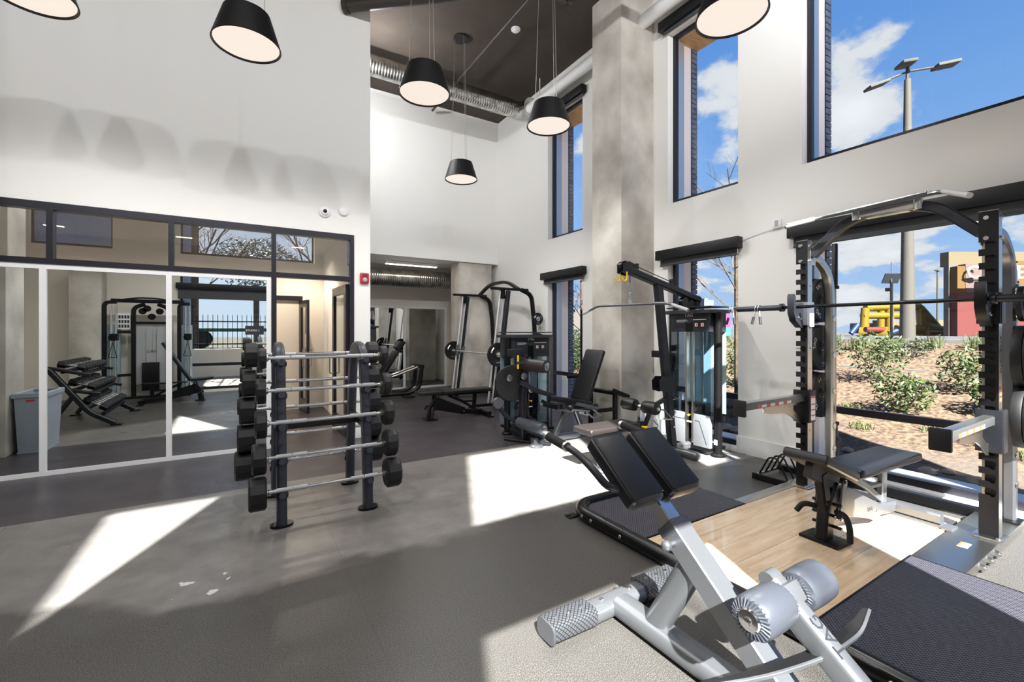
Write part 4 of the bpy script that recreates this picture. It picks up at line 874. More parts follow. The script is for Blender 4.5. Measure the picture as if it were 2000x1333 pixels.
# toaster rack on the floor
t_ = thing('plate_rack', 'low black plate rack with four wire hoops on the floor beside the rack', 'plate rack', (4.6, 2.34, 0))
obj('front_rail', G().bx(4.36, 4.39, 2.20, 2.52, .005, .065, .004), 'black_metal', t_); obj('rear_rail', G().bx(4.86, 4.89, 2.20, 2.52, .005, .065, .004), 'black_metal', t_)
obj('side_bar', G().bx(4.39, 4.86, 2.205, 2.225, .03, .05), 'steel_brushed', t_); obj('side_bar', G().bx(4.39, 4.86, 2.495, 2.515, .03, .05), 'steel_brushed', t_)
for x in (4.45, 4.56, 4.67, 4.78): obj('wire_hoop', G().tube(arc([(x, 2.225, .045), (x, 2.32, .235), (x, 2.40, .235), (x, 2.495, .045)], .04, 5), .0085, 8, (1, 0, .001)), 'black_metal', t_)

# ================================================================ ADJUSTABLE BENCH (also used for the copies)
def bench_parts(t_, M1, M2, mp, low=True):
    "local: x along the bench from seat foot (0) to rear foot (1.0), y across"
    F = lambda g: g
    g = G().bx(-.075, .105, -.12, .12, 0, .02, .004); obj('front_foot', g, M2, t_)
    g = G().rect([(.0, 0, .015), (.03, 0, .20), (.14, 0, .36)], .10, .075, (0, 1, .001)); obj('front_post', g, M2, t_)
    for s in (-1, 1): obj('seat_link', G().prism([(.08, .40), (.135, .40), (.11, .28), (.09, .16), (.035, .16), (.06, .28)], (0, s*.07, 0), (1, 0, 0), (0, 0, 1), s*-.012), M1, t_, False)
    g = G(); [g.cyl((.045, -.09, z), (.045, .09, z), .011, None, 8) for z in (.10, .17, .25)]; obj('ladder_rung', g, M2, t_)
    for s in (-1, 1):
        obj('carry_handle', G().tube(arc([(.05, s*.055, .20), (.0, s*.13, .215), (-.02, s*.165, .15), (-.02, s*.165, .055 if s < 0 else .15)], .06, 6), .018, 10), 'foam_grip', t_)
    g = G().rect([(.10, 0, .20), (.55, 0, .095), (.98, 0, .055)], .085, .085, (0, 1, .001)); obj('main_beam', g, M1, t_)
    g = G().prism([(.12, .33), (.22, .33), (.62, .16), (.66, .05), (.58, .045), (.14, .16)], (0, -.052, 0), (1, 0, 0), (0, 0, 1), .006).prism([(.12, .33), (.22, .33), (.62, .16), (.66, .05), (.58, .045), (.14, .16)], (0, .046, 0), (1, 0, 0), (0, 0, 1), .006)
    pl = obj('side_plate', g, M1, t_, False)
    g = G(); [g.prism([(a, .245-a*.3+.1), (a+.07, .225-a*.3+.1), (a+.07, .165-a*.3+.1), (a, .175-a*.3+.1)], (0, -.054, 0), (1, 0, 0), (0, 0, 1), .0015) for a in (.22, .31, .39)]; obj('plate_slot', g, 'panel_ink', pl, False)
    g = G().box((.50, -.055, .135), (.085, .003, .038), None); q = obj('badge', g, 'white_ink', pl, False)
    if low: text('TAG', (.50, -.058, .135), .042, 'panel_ink', q, ((1, 0, 0), (0, 0, 1)))
    obj('rear_foot', G().bx(.93, 1.02, -.34, .34, .0, .018, .003).rect([(.975, -.30, .055), (.975, .30, .055)], .07, .075), M1, t_)
    for s in (-1, 1): obj('foot_pad', G().bx(.92, 1.03, s*.34-.03, s*.34+.03, .0, .020, .004), M1, t_)
    g = G().rect([(.82, 0, .10), (.84, 0, .39)], .07, .04, (0, 1, .001)); obj('rear_strut', g, M1, t_)
    g = G().rect([(.34, 0, .38), (.58, 0, .27), (.82, 0, .12)], .045, .03, (0, 1, .001)).rect([(.60, 0, .26), (.84, 0, .25)], .03, .03, (0, 1, .001)); obj('brace', g, M1, t_)
    g = G(); [bolt(g, (x, -.054, z), (0, -1, 0), .016, .01) for x, z in ((.10, .385), (.60, .10), (.04, .17), (.155, .39))]; [bolt(g, (x, -.08, z), (0, -1, 0), .016, .01) for x, z in ((.10, .385), (.05, .165))]; obj('bolt', g, 'zinc', t_)
    g = G().box((.62, 0, .405), (.75, .20, .02), None); obj('pad_support', g, M1, t_)
    g = pad(G(), (.20, 0, .415), (1.13, 0, .415), (0, 0, 1), .285, .06, .022); obj('back_pad', g, mp, t_)
t_ = thing('adjustable_bench', 'black adjustable bench with silver frame on the wooden platform', 'weight bench', (3.36, 1.45, DECK+.001), -.05, world=False)
bench_parts(t_, 'silver_paint', 'black_metal', 'vinyl_black')
g = pad(G(), (.165, 0, .405), (-.25, 0, .58), (.3, 0, 1), .28, .065, .024)
obj('seat_pad', g, 'vinyl_black', t_)
obj('seat_bracket', G().rect([(.15, 0, .385), (-.18, 0, .525)], .14, .05, (0, 1, .001)).rect([(.02, 0, .20), (-.04, 0, .46)], .08, .06, (0, 1, .001)), 'black_metal', t_)
b2_ = thing('adjustable_bench', 'all-black adjustable bench lying flat in front of the far guided-bar machine', 'weight bench', (2.68, 7.0, 0), 0, world=False)
bench_parts(b2_, 'black_metal', 'black_metal', 'vinyl_black', False)
g = pad(G(), (.185, 0, .415), (-.22, 0, .425), (0, 0, 1), .27, .06, .02); obj('seat_pad', g, 'vinyl_black', b2_)
# ================================================================ BACK EXTENSION BENCH (45 degrees)
t_ = thing('back_extension_bench', 'silver forty-five degree back extension bench with two black thigh pads, in the foreground', 'back extension bench', (1.68, 1.1, 0)); X = 1.68
obj('base_beam', G().rect(arc([(X, 1.66, .062), (X, .9, .062), (X, .16, .062)], .05), .13, .10, c=.42), 'silver_paint', t_)
f = obj('front_foot', G().rect([(1.24, 1.70, .055), (2.12, 1.70, .055)], .115, .09, c=.42), 'silver_paint', t_)
for a, b in ((1.235, 1.50), (1.86, 2.125)):
    g = G().rect([(a, 1.70, .066), (b, 1.70, .062)], .130, .090, c=.30); o = obj('tread_grip', g, 'tread_plate' if 'tread_plate' in M else mat('tread_plate', (150, 152, 156), .32, .6), f)
    g = G(); [bolt(g, (a+.05+k*.08, 1.70, .108), (0, 0, 1), .010, .006) for k in range(3)]; obj('bolt', g, 'zinc', f)
tm = M['tread_plate'].node_tree; b = tm.nodes['Principled BSDF']; tc2 = N(tm, 'ShaderNodeTexCoord'); s3 = N(tm, 'ShaderNodeSeparateXYZ'); L(tm, tc2.outputs['Object'], s3.inputs[0]); K = 2*PI/.024
u1 = mth(tm, 'ABSOLUTE', mth(tm, 'SINE', mth(tm, 'MULTIPLY', mth(tm, 'ADD', s3.outputs[0], mth(tm, 'ADD', s3.outputs[1], s3.outputs[2])), K/2))); u2 = mth(tm, 'ABSOLUTE', mth(tm, 'SINE', mth(tm, 'MULTIPLY', mth(tm, 'SUBTRACT', s3.outputs[0], mth(tm, 'ADD', s3.outputs[1], s3.outputs[2])), K/2)))
gr = rng(tm, mth(tm, 'MINIMUM', u1, u2), .05, .35); bp3 = N(tm, 'ShaderNodeBump'); bp3.inputs['Strength'].default_value = 1; bp3.inputs['Distance'].default_value = .004; L(tm, gr, bp3.inputs['Height']); L(tm, bp3.outputs[0], b.inputs['Normal']); L(tm, mixc(tm, gr, (44, 46, 50), (104, 106, 111)), b.inputs['Base Color'])
for a in (1.232, 2.128): obj('end_cap', G().rect([(a-.006, 1.70, .062), (a+.006, 1.70, .062)], .134, .094, c=.32), 'silver_dark', f)
obj('rear_foot', G().rect([(1.36, .16, .055), (2.0, .16, .055)], .10, .085, c=.3), 'silver_paint', t_)
g = G(); [bolt(g, (X+dx, 1.70, .098), (0, 0, 1), .014, .008) for dx in (-.10, .10)]; obj('foot_bolt', g, 'zinc', t_)
obj('front_post', G().rect([(X, 1.43, .09), (X, 1.20, .52)], .085, .115, (0, 1, .3), c=.45), 'silver_paint', t_)
# main tube: y falls with z at 42 degrees
def tl(y): return .59+(y-1.33)*.885
sl = obj('main_tube', G().rect([(X, 1.335, tl(1.335)), (X, .745, tl(.745)-.0)], .105, .10, (0, -.66, .75), c=.06), 'silver_paint', t_)
obj('inner_tube', G().rect([(X, 1.56, tl(1.56)), (X, 1.32, tl(1.32))], .078, .074, (0, -.66, .75), c=.08), 'chrome', t_)
obj('tube_sleeve', G().rect([(X, 1.345, tl(1.345)), (X, 1.315, tl(1.315))], .113, .108, (0, -.66, .75), c=.06), 'silver_dark', t_)
k = obj('lock_knob', G().cyl((X-.04, 1.29, tl(1.29)-.01), (X-.085, 1.29, tl(1.29)-.01), .012, None, 10).sph((X-.10, 1.29, tl(1.29)-.01), .024, 12), 'silver_dark', t_)
d = V((0, -1, -.80)).normalized(); nrm = V((-.02, -.62, .78))
for xc in (1.555, 1.815):
    p0 = V((xc, 1.69, .905)); pd = pad(G(), p0, p0+d*.375, nrm, .205, .085, .036); o = obj('thigh_pad', pd, 'vinyl_black', t_)
    nn = (nrm-d*nrm.dot(d)).normalized(); R = Matrix((d, nn.cross(d), nn)).transposed(); o2 = obj('seam_piping', G().rect([p0+d*.012+nn*.080+V((sx*.093, 0, 0)) for sx in (0,)]+[p0+d*.352+nn*.080], .193, .006, nn, c=.3), 'vinyl_black', o)
    obj('pad_plate', G().box(p0+d*.18-nn*.006, (.26, .12, .012), R), 'charcoal_metal', t_)
g = G(); g.rect([(1.555, 1.55, .775), (1.815, 1.55, .775)], .06, .03); obj('pad_crossbar', g, 'silver_dark', t_)
for s in (-1, 1):
    p = arc([(X+s*.10, 1.44, .765), (X+s*.27, 1.46, .765), (X+s*.285, 1.56, .84), (X+s*.28, 1.68, .885), (X+s*.275, 1.92, .915)], .06, 6)
    obj('side_handle', G().tube(p, .0175, 12), 'charcoal_metal', t_)
    e0, e1 = V(p[-1]), V(p[-2]); dd = (e0-e1).normalized(); e1 = e0-dd*.155
    h = obj('handle_grip', G().cyl(e1, e0-dd*.004, .023, None, 14), 'foam_grip', t_); g = G(); g.cyl(e0-dd*.006, e0+dd*.012, .025, None, 14); g.cyl(e1-dd*.012, e1+dd*.002, .025, None, 14); obj('grip_ring', g, 'zinc', h)
# ankle rollers on their own inclined arm, curved foot plate
obj('ankle_arm', G().rect([(X, .90, .545), (X, .28, .065)], .072, .095, (0, -.6, .8), c=.3), 'silver_paint', t_)
text('TAG', (X, .7106, .4592), .066, 'panel_ink', t_, ((0, .791, .612), (-1, 0, 0)), 'arm_lettering', .0006)
obj('roller_axle', G().cyl((X-.25, .84, .52), (X+.25, .84, .52), .014, None, 12).cyl((X-.06, .84, .52), (X+.06, .84, .52), .036, None, 14), 'chrome', t_)
obj('roller_bracket', G().box((X, .85, .525), (.10, .09, .07), Matrix.Rotation(-.6, 3, 'X'), .01).cyl((X-.03, .90, .56), (X+.03, .90, .56), .03, None, 14), 'silver_paint', t_)
for s in (-1, 1):
    x0, x1 = X+s*.055, X+s*.235
    r = obj('ankle_roller', G().lathe([(.03, 0), (.066, .004), (.072, .02), (.074, .10), (.072, .165), (.062, .18), (.04, .184)], (x0, .84, .52), (s, 0, 0), 32), 'silver_vinyl' if 'silver_vinyl' in M else mat('silver_vinyl', (84, 88, 97), .34, .45, bump=.05, bs=60), t_)
    for xx, sg in ((x1-.004, 1), (x0+.004, -1)):
        g = G()
        for i in range(28):
            a = 2*PI*i/28; g.cyl((xx+s*sg*.004, .84+.040*math.cos(a), .52+.040*math.sin(a)), (xx-s*sg*.006, .84+.066*math.cos(a+.16), .52+.066*math.sin(a+.16)), .0042, .003, 5)
        obj('gathered_edge', g, 'silver_vinyl', r)
    obj('roller_cap', G().lathe([(.040, 0), (.040, .006), (.034, .012), (.014, .014), (.014, .018), (.010, .02)], (x1-.003, .84, .52), (s, 0, 0), 24), 'chrome', r)
up_ = V((0, -.15, .99)); n = 18; fd = V((0, .9, -.25)); g = G(); A = []
cl = arc([(1.17, .875, .375), (1.42, .775, .375), (1.68, .705, .388), (1.88, .69, .405), (1.97, .70, .45)], .2, 4)
vs_ = []
for i, c in enumerate(cl):
    u = i/(len(cl)-1); w2 = .065*(1-.6*abs(2*u-1)**3); a, b_ = c, c+fd*w2; A.append(a); vs_.append([g.b.verts.new(q) for q in (a, b_, b_+up_*.008, a+up_*.008)])
for i in range(len(cl)-1):
    for j in range(4): g.b.faces.new((vs_[i][j], vs_[i][(j+1) % 4], vs_[i+1][(j+1) % 4], vs_[i+1][j]))
g.b.faces.new(vs_[0]); g.b.faces.new(vs_[-1][::-1])
obj('foot_plate', g, 'rubber_black', t_)
obj('foot_plate_rim', G().rect([a+up_*.004 for a in A], .010, .014, up_), 'silver_paint', t_)

# ================================================================ shroud shared by the two stack machines
def shroud(t_, o, u, w_, top, glass_lo, glass_hi, light, txt):
    "front face of a weight stack: o = left foot corner, u = direction along the face (image left to right)"
    u = V(u).normalized(); n = V((u.y, -u.x, 0)); o = V(o); P = lambda a, d, z: o+u*a+n*d+V((0, 0, z))
    def q(a0, a1, d0, d1, z0, z1, bev=0): c = P((a0+a1)/2, (d0+d1)/2, (z0+z1)/2); g.box(c, (abs(a1-a0), abs(d1-d0), z1-z0), Matrix((u, n, V((0, 0, 1)))).transposed(), bev)
    dep = .30
    g = G(); k = 14; prof = [(w_/2+(w_/2+.05)*math.sin(-PI/2+PI*i/k), .055+.055*math.cos(-PI/2+PI*i/k)) for i in range(k+1)]+[(w_+.05, -dep-.03), (-.05, -dep-.03)]
    g.prism([(a, b) for a, b in prof], P(0, 0, top-.055), u, n, .042); g.prism([(a*.96+w_*.02, b*.9) for a, b in prof], P(0, 0, top-.014), u, n, .014); obj('top_cap', g, 'shroud_gray', t_)
    g = G(); q(0, w_, -.03, .02, glass_hi, top-.055, .008); q(0, .03, -dep, -.03, glass_hi, top-.055); q(w_-.03, w_, -dep, -.03, glass_hi, top-.055); obj('head_panel', g, 'shroud_gray', t_)
    g = G(); q(.07, w_-.07, .0201, .022, glass_hi+.06, top-.148, .004); ip = obj('instruction_panel', g, 'panel_ink', t_)
    g = G(); q(w_*.60, w_*.92, .022, .0226, top-.175, top-.168); q(.10, .24, .022, .0226, top-.175, top-.17); q(.10, .26, .022, .0226, top-.188, top-.183); q(.10, .22, .022, .0226, top-.20, top-.196)
    obj('panel_text', g, 'white_ink', ip, False)
    g = G(); [(q(w_*c-.02, w_*c+.02, .022, .0226, top-.255, top-.215)) for c in (.68, .83)]; pc = obj('pictogram', g, 'white_ink', ip, False)
    g = G(); [(q(w_*c-.005, w_*c+.014, .0226, .0232, top-.248, top-.222)) for c in (.68, .83)]; obj('pictogram_mark', g, 'orange_ink', ip, False)
    g = G(); q(w_/2-.05, w_/2-.035, .022, .0235, glass_hi-.0, top-.20); q(w_/2+.035, w_/2+.05, .022, .0235, glass_hi, top-.20); q(w_/2-.035, w_/2+.035, .0221, .0232, glass_hi, top-.215); obj('slot_surround', g, 'black_gloss', t_)
    text('TAG', P(w_/2, .0285, top-.118), .062, 'white_ink', t_, (u, (0, 0, 1)), 'machine_lettering', .002)
    g = G(); q(0, w_/2-.055, -.004, .004, glass_lo, glass_hi); q(w_/2+.055, w_, -.004, .004, glass_lo, glass_hi); obj('guard_glass', g, 'guard_glass', t_, False)
    g = G(); q(.0, w_, -dep, -dep+.006, glass_lo, glass_hi); obj('rear_guard', g, 'guard_back' if 'guard_back' in M else mat('guard_back', (150, 172, 184), .3), t_, False)
    g = G(); q(w_/2-.055, w_/2-.035, -.02, .02, .12, glass_hi); q(w_/2+.035, w_/2+.055, -.02, .02, .12, glass_hi); obj('center_channel', g, 'steel_brushed' if light else 'black_metal', t_)
    g = G(); q(0, w_/2-.055, -.03, .02, .09, glass_lo, .006); q(w_/2+.055, w_, -.03, .02, .09, glass_lo, .006); pn = obj('lower_panel', g, 'panel_light' if light else 'shroud_gray', t_)
    g = G(); q(w_/2+.08, w_-.14, .0195, .0215, glass_lo-.08, glass_lo-.074); g.tube([P(w_-.14, .0205, glass_lo-.077), P(w_-.04, .0205, .13)], .003, 5); q(.03, w_/2-.08, .0195, .0215, glass_lo-.08, glass_lo-.074); obj('panel_groove', g, 'panel_ink', pn)
    g = G()
    z = .14
    while z < .60: q(w_/2-.17, w_/2+.17, -.16, -.05, z, z+.021); z += .0245
    obj('weight_plates', g, 'black_metal', t_, False, stuff=True)
    g = G(); [g.cyl(P(a, -.105, .12), P(a, -.105, glass_hi+.1), .011, None, 10) for a in (w_/2-.10, w_/2+.10)]; obj('guide_rod', g, 'chrome', t_)
    g = G(); g.tube([P(w_/2, -.105, .6), P(w_/2, -.105, top-.1)], .004, 6); obj('cable', g, 'black_gloss', t_)
    g = G(); q(w_/2-.03, w_/2+.03, .0, .03, .36, .375, .003); z = .14
    while z < .55: q(w_/2-.016, w_/2+.016, -.048, -.044, z, z+.012); z += .0245
    obj('weight_label', g, 'white_ink', t_, False); obj('selector_pin', G().cyl(P(w_/2, -.05, .45), P(w_/2, .03, .45), .008).sph(P(w_/2, .035, .45), .016), 'yellow_plastic', t_)
    g = G(); q(.0, w_, -dep, .02, .05, .09, .01); obj('base_plate', g, 'black_metal', t_)
    return P
# ================================================================ LAT PULLDOWN
t_ = thing('lat_pulldown_machine', 'black lat pulldown machine with a wide silver bar between the concrete column and the window', 'pulldown machine', (4.2, 3.5, 0))
P = shroud(t_, (4.72, 3.78, 0), (0, -1, 0), .56, 1.79, .47, 1.47, True, 1)
for y in (3.18, 3.82): obj('side_post', G().cyl((4.80, y, .04), (4.80, y, 1.70), .046, None, 18), 'black_metal', t_); obj('post_foot', G().lathe([(.078, 0), (.078, .02), (.06, .035)], (4.80, y, .003), (0, 0, 1), 20), 'black_metal', t_)
obj('post_label', G().bx(4.752, 4.756, 3.16, 3.20, .14, .20), 'white_ink', t_, False)
yc = 3.52
obj('mast', G().rect([(4.42, yc, .03), (4.16, yc, 2.02)], .075, .11, (1, 0, .13)), 'charcoal_metal', t_)
obj('boom', G().rect([(3.62, yc, 2.17), (4.90, yc, 1.87)], .075, .10, (0, 1, .001)), 'charcoal_metal', t_)
obj('rear_upright', G().rect([(4.86, yc, 1.92), (4.86, yc, 1.76)], .09, .07, (0, 1, .001)), 'black_metal', t_)
g = G()
for x, z in ((3.60, 2.19), (4.62, 1.83), (4.74, 1.80)): g.cyl((x, yc-.03, z), (x, yc+.03, z), .062, None, 20)
obj('pulley', g, 'black_gloss', t_)
g = G(); g.prism([(-.07, -.05), (.09, -.08), (.12, .05), (.02, .08), (-.07, .05)], (3.62, yc-.048, 2.17), (1, 0, 0), (0, 0, 1), -.006).prism([(-.07, -.05), (.09, -.08), (.12, .05), (.02, .08), (-.07, .05)], (3.62, yc+.042, 2.17), (1, 0, 0), (0, 0, 1), -.006); obj('pulley_bracket', g, 'charcoal_metal', t_, False)
g = G(); [bolt(g, (x, yc-.04, z), (0, -1, 0), .014, .008) for x, z in ((3.74, 2.15), (3.82, 2.13), (4.13, 2.05), (4.19, 2.035), (4.66, 1.93), (4.78, 1.90), (4.39, .34), (4.375, .46))]; obj('bolt', g, 'zinc', t_)
g = G(); g.tube([(3.72, yc, 2.23), (4.40, yc, 2.065)], .005, 6); g.tube([(3.70, yc, 2.12), (3.70, yc, 2.02)], .005, 6); obj('cable', g, 'black_gloss', t_)
obj('cable_post', G().bx(3.79, 3.82, yc-.02, yc+.02, 2.16, 2.24).bx(4.38, 4.41, yc-.02, yc+.02, 2.02, 2.10), 'charcoal_metal', t_)
for s in (-1, 1): obj('storage_hook', G().tube(arc([(3.60, yc+s*.05, 2.13), (3.60, yc+s*.05, 2.04), (3.55, yc+s*.05, 2.02), (3.53, yc+s*.05, 2.07)], .03, 5), .009, 8), 'yellow_plastic', t_)
g = G(); pts = [(3.70, yc, 2.02), (3.70, yc, 1.99)]
for i in range(5): g.tube([(3.70+.012*math.cos(a)*(i % 2), yc+.012*math.cos(a)*((i+1) % 2), 1.975-i*.033+.020*math.sin(a)) for a in [k*PI/4 for k in range(8)]], .003, 5, closed=True)
obj('chain', g, 'zinc', t_)
bar = thing('pulldown_bar', 'long silver pulldown bar with bent ends hanging from the boom', 'pulldown bar', (3.70, yc, 1.78))
obj('bar', G().tube(arc([(3.76, 4.38, 1.70), (3.73, 4.08, 1.785), (3.68, 3.0, 1.765), (3.64, 2.72, 1.68)], .08, 6), .015, 12), 'silver_paint', bar)
obj('swivel', G().cyl((3.70, yc, 1.77), (3.70, yc, 1.82), .016).bx(3.685, 3.715, yc-.008, yc+.008, 1.80, 1.84), 'chrome', bar)
for a, b_ in (((3.76, 4.38, 1.70), (3.742, 4.16, 1.763)), ((3.64, 2.72, 1.68), (3.665, 2.92, 1.742))): obj('bar_grip', G().cyl(a, b_, .0175, None, 12), 'grip_white', bar)
# thigh rollers, seat
obj('roller_axle', G().cyl((3.86, yc-.27, .63), (3.86, yc+.27, .63), .014), 'chrome', t_)
for s in (-1, 1):
    o = obj('thigh_roller', G().lathe([(.04, 0), (.062, .006), (.070, .022), (.070, .175), (.062, .19), (.03, .194)], (3.86, yc+s*.055, .63), (0, s, 0), 28), 'vinyl_black', t_)
    obj('roller_cap', G().lathe([(.022, 0), (.022, .008), (.010, .01)], (3.86, yc+s*.248, .63), (0, s, 0), 18), 'zinc', o)
obj('roller_post', G().bx(3.84, 3.88, yc-.02, yc+.02, .40, .61), 'chrome', t_); obj('post_socket', G().rect([(3.86, yc, .10), (3.86, yc, .46)], .065, .065), 'black_metal', t_)
obj('selector_knob', G().cyl((3.86, yc-.03, .40), (3.86, yc-.08, .40), .012).sph((3.86, yc-.095, .40), .020), 'yellow_plastic', t_)
obj('linkage_arm', G().rect([(4.36, yc, .70), (4.05, yc, .60), (3.90, yc, .33)], .04, .05, (0, 1, .001)), 'charcoal_metal', t_)
obj('pivot_plate', G().prism([(-.09, -.05), (-.10, .06), (-.04, .11), (.10, .10), (.18, .04), (.16, -.06), (.02, -.08)], (4.22, yc-.06, .84), (1, 0, 0), (0, 0, 1), -.01).prism([(-.09, -.05), (-.10, .06), (-.04, .11), (.10, .10), (.18, .04), (.16, -.06), (.02, -.08)], (4.22, yc+.05, .84), (1, 0, 0), (0, 0, 1), -.01), 'charcoal_metal', t_, False)
g = G(); g.tube(arc([(4.05, yc-.05, .58), (4.12, yc-.12, .58), (4.24, yc-.14, .46), (4.10, yc-.14, .48)], .03, 4), .009, 8); g.tube(arc([(4.02, yc-.05, .46), (4.06, yc-.09, .40), (4.0, yc-.1, .36), (3.97, yc-.06, .42)], .02, 4), .009, 8); obj('wire_handle', g, 'steel_brushed', t_)
g = pad(G(), (3.0, yc, .415), (3.72, yc, .415), (0, 0, 1), .30, .065, .03); obj('seat_pad', g, 'vinyl_brown', t_)
obj('seat_plate', G().bx(3.05, 3.66, yc-.11, yc+.11, .395, .415, .004), 'silver_paint', t_)
obj('seat_post', G().rect([(3.28, yc, .03), (3.28, yc, .40)], .09, .09), 'silver_paint', t_); obj('seat_gusset', G().prism([(0, 0), (.12, 0), (0, -.12)], (3.32, yc-.006, .395), (1, 0, 0), (0, 0, 1), -.012), 'silver_paint', t_, False)
obj('base_beam', G().rect([(3.28, yc, .075), (4.75, yc, .075)], .08, .08), 'silver_paint', t_); obj('front_foot', G().lathe([(.085, 0), (.085, .012), (.07, .03)], (3.26, yc-.05, .002), (0, 0, 1), 20).lathe([(.085, 0), (.085, .012), (.07, .03)], (3.26, yc+.05, .002), (0, 0, 1), 20), 'silver_paint', t_)
obj('foot_bar', G().cyl((4.42, yc-.32, .055), (4.42, yc+.25, .055), .05, None, 16).sph((4.42, yc-.32, .055), .05, 14), 'silver_paint', t_)
obj('side_bracket', G().bx(4.30, 4.37, yc+.06, yc+.22, 1.16, 1.24, .004), 'charcoal_metal', t_)

# ================================================================ LEG EXTENSION
t_ = thing('leg_extension_machine', 'leg extension machine with a grey weight tower and round roller pads', 'leg machine', (3.6, 5.2, 0))
shroud(t_, (3.30, 5.42, 0), (1, 0, 0), .66, 1.48, .12, 1.10, False, 1)
for x in (3.26, 4.01): obj('side_post', G().cyl((x, 5.45, .03), (x, 5.45, 1.38), .045, None, 18), 'black_metal' if x < 3.5 else 'silver_dark', t_); obj('post_foot', G().lathe([(.075, 0), (.075, .02), (.06, .032)], (x, 5.45, .003), (0, 0, 1), 20), 'black_metal', t_)
yc = 4.72
obj('base_beam', G().rect([(3.2, yc, .06), (4.42, yc, .06)], .08, .08), 'silver_dark', t_); obj('base_cross', G().rect([(3.30, 4.62, .06), (3.30, 5.42, .06)], .08, .08), 'charcoal_metal', t_); obj('base_foot', G().lathe([(.09, 0), (.09, .014), (.07, .03)], (3.22, yc-.06, .002), (0, 0, 1), 20), 'silver_dark', t_)
obj('rear_frame', G().rect([(4.42, 4.48, .02), (4.42, 4.48, .62), (4.42, 4.98, .62), (4.42, 4.98, .02)], .06, .06, (1, 0, .001)).rect([(4.42, 4.48, .40), (3.98, 4.60, .38)], .05, .05), 'black_metal', t_)
obj('seat_frame', G().rect([(3.55, yc, .08), (3.75, yc, .42), (4.30, yc, .42)], .07, .07, (0, 1, .001)).rect([(4.05, yc, .08), (3.90, yc, .42)], .06, .06, (0, 1, .001)), 'silver_dark', t_)
g = pad(G(), (3.48, yc, .455), (3.98, yc, .44), (0, 0, 1), .36, .07, .03); obj('seat_pad', g, 'vinyl_black', t_)
g = pad(G(), (3.98, yc-.05, .52), (4.27, yc-.05, 1.20), (-.9, 0, .4), .36, .07, .03); obj('back_pad', g, 'vinyl_black', t_)
obj('back_support', G().rect([(4.10, yc, .42), (4.33, yc-.02, 1.05)], .06, .05, (0, 1, .001)), 'black_metal', t_)
obj('side_arm', G().rect([(4.36, 4.45, .66), (4.62, 4.42, .56)], .05, .06), 'black_metal', t_); obj('side_arm', G().rect([(4.02, 5.02, .82), (4.32, 5.02, .82)], .045, .045), 'black_metal', t_)
for s in (-1, 1):
    p = arc([(3.95, yc+s*.24, .42), (3.62, yc+s*.24, .46), (3.52, yc+s*.24, .52)], .05, 5); obj('seat_handle', G().tube(p, .018, 10), 'chrome', t_); obj('handle_grip', G().cyl(p[-1], V(p[-1])+V((.12, 0, -.06)), .024), 'foam_grip', t_)
# lever arm: pivot, cam, rollers
obj('pivot_housing', G().rect([(3.22, 4.98, .03), (3.22, 4.98, .62), (3.26, 4.98, 1.02)], .08, .10, (0, 1, .001)), 'charcoal_metal', t_)
obj('cam_disc', G().lathe([(.235, -.015), (.245, 0), (.235, .015)], (3.10, 5.06, .78), (.2, 1, 0), 40), 'rubber_black', t_)
obj('lever_beam', G().rect(arc([(3.16, 4.96, .80), (3.42, 4.88, .66), (3.62, 4.80, .60)], .1), .06, .10, (0, 1, .001)), 'charcoal_metal', t_)
g = G(); [g.lathe([(.045, 0), (.045, .012), (.03, .02)], (x, y, z), (0, -1, 0), 18) for x, y, z in ((3.20, 4.92, .88), (3.30, 4.90, .70), (3.02, 4.99, .86))]; obj('pivot_cap', g, 'silver_dark', t_)
obj('lever_pad', G().rect([(3.38, 4.60, .61), (3.98, 4.50, .50)], .10, .09, c=.35), 'vinyl_black', t_); obj('lever_end', G().rect([(3.72, 4.52, .54), (4.05, 4.44, .44)], .05, .05).tube(arc([(3.98, 4.44, .44), (4.06, 4.36, .36), (3.92, 4.36, .34), (3.86, 4.44, .42)], .03, 4), .012, 8), 'silver_paint', t_)
obj('small_roller', G().lathe([(.05, 0), (.055, .01), (.055, .12), (.045, .13)], (3.62, 4.62, .47), (.5, -.86, 0), 20), 'silver_paint', t_)
def rol(nm, p0, p1, r, m):
    p0, p1 = V(p0), V(p1); l = (p1-p0).length; o = obj(nm, G().lathe([(r*.6, 0), (r*.95, .008), (r, .03), (r, l-.03), (r*.95, l-.008), (r*.6, l)], p0, p1-p0, 28), m, t_)
    obj('roller_cap', G().lathe([(r*.62, 0), (r*.62, .006), (r*.3, .012)], p1-(p1-p0).normalized()*.001, p1-p0, 20), 'zinc', o)
rol('shin_roller', (3.17, 5.0, .26), (3.24, 4.52, .245), .075, 'silver_vinyl'); rol('upper_roller', (3.24, 5.06, 1.03), (3.36, 4.62, 1.02), .085, 'vinyl_brown')
obj('roller_arm', G().rect(arc([(2.93, 5.14, .50), (3.02, 5.10, .34), (3.18, 5.04, .24)], .15, 6), .05, .07, (0, 1, .001)), 'charcoal_metal', t_); obj('arm_disc', G().lathe([(.08, 0), (.085, .012), (.07, .03)], (2.92, 5.12, .52), (-.2, -1, .0), 24), 'silver_vinyl', t_)
obj('lower_arm', G().rect(arc([(3.24, 4.98, .60), (3.28, 4.98, .32), (3.42, 4.94, .24)], .12, 6), .05, .07, (0, 1, .001)), 'charcoal_metal', t_)
obj('sector_plate', G().prism([(0, 0), (.05, .03), (.10, -.04), (.12, -.14), (.10, -.26), (.05, -.25), (.06, -.14), (.04, -.06)], (3.26, 4.92, 1.0), (1, 0, 0), (0, 0, 1), -.01), 'silver_paint', t_, False)
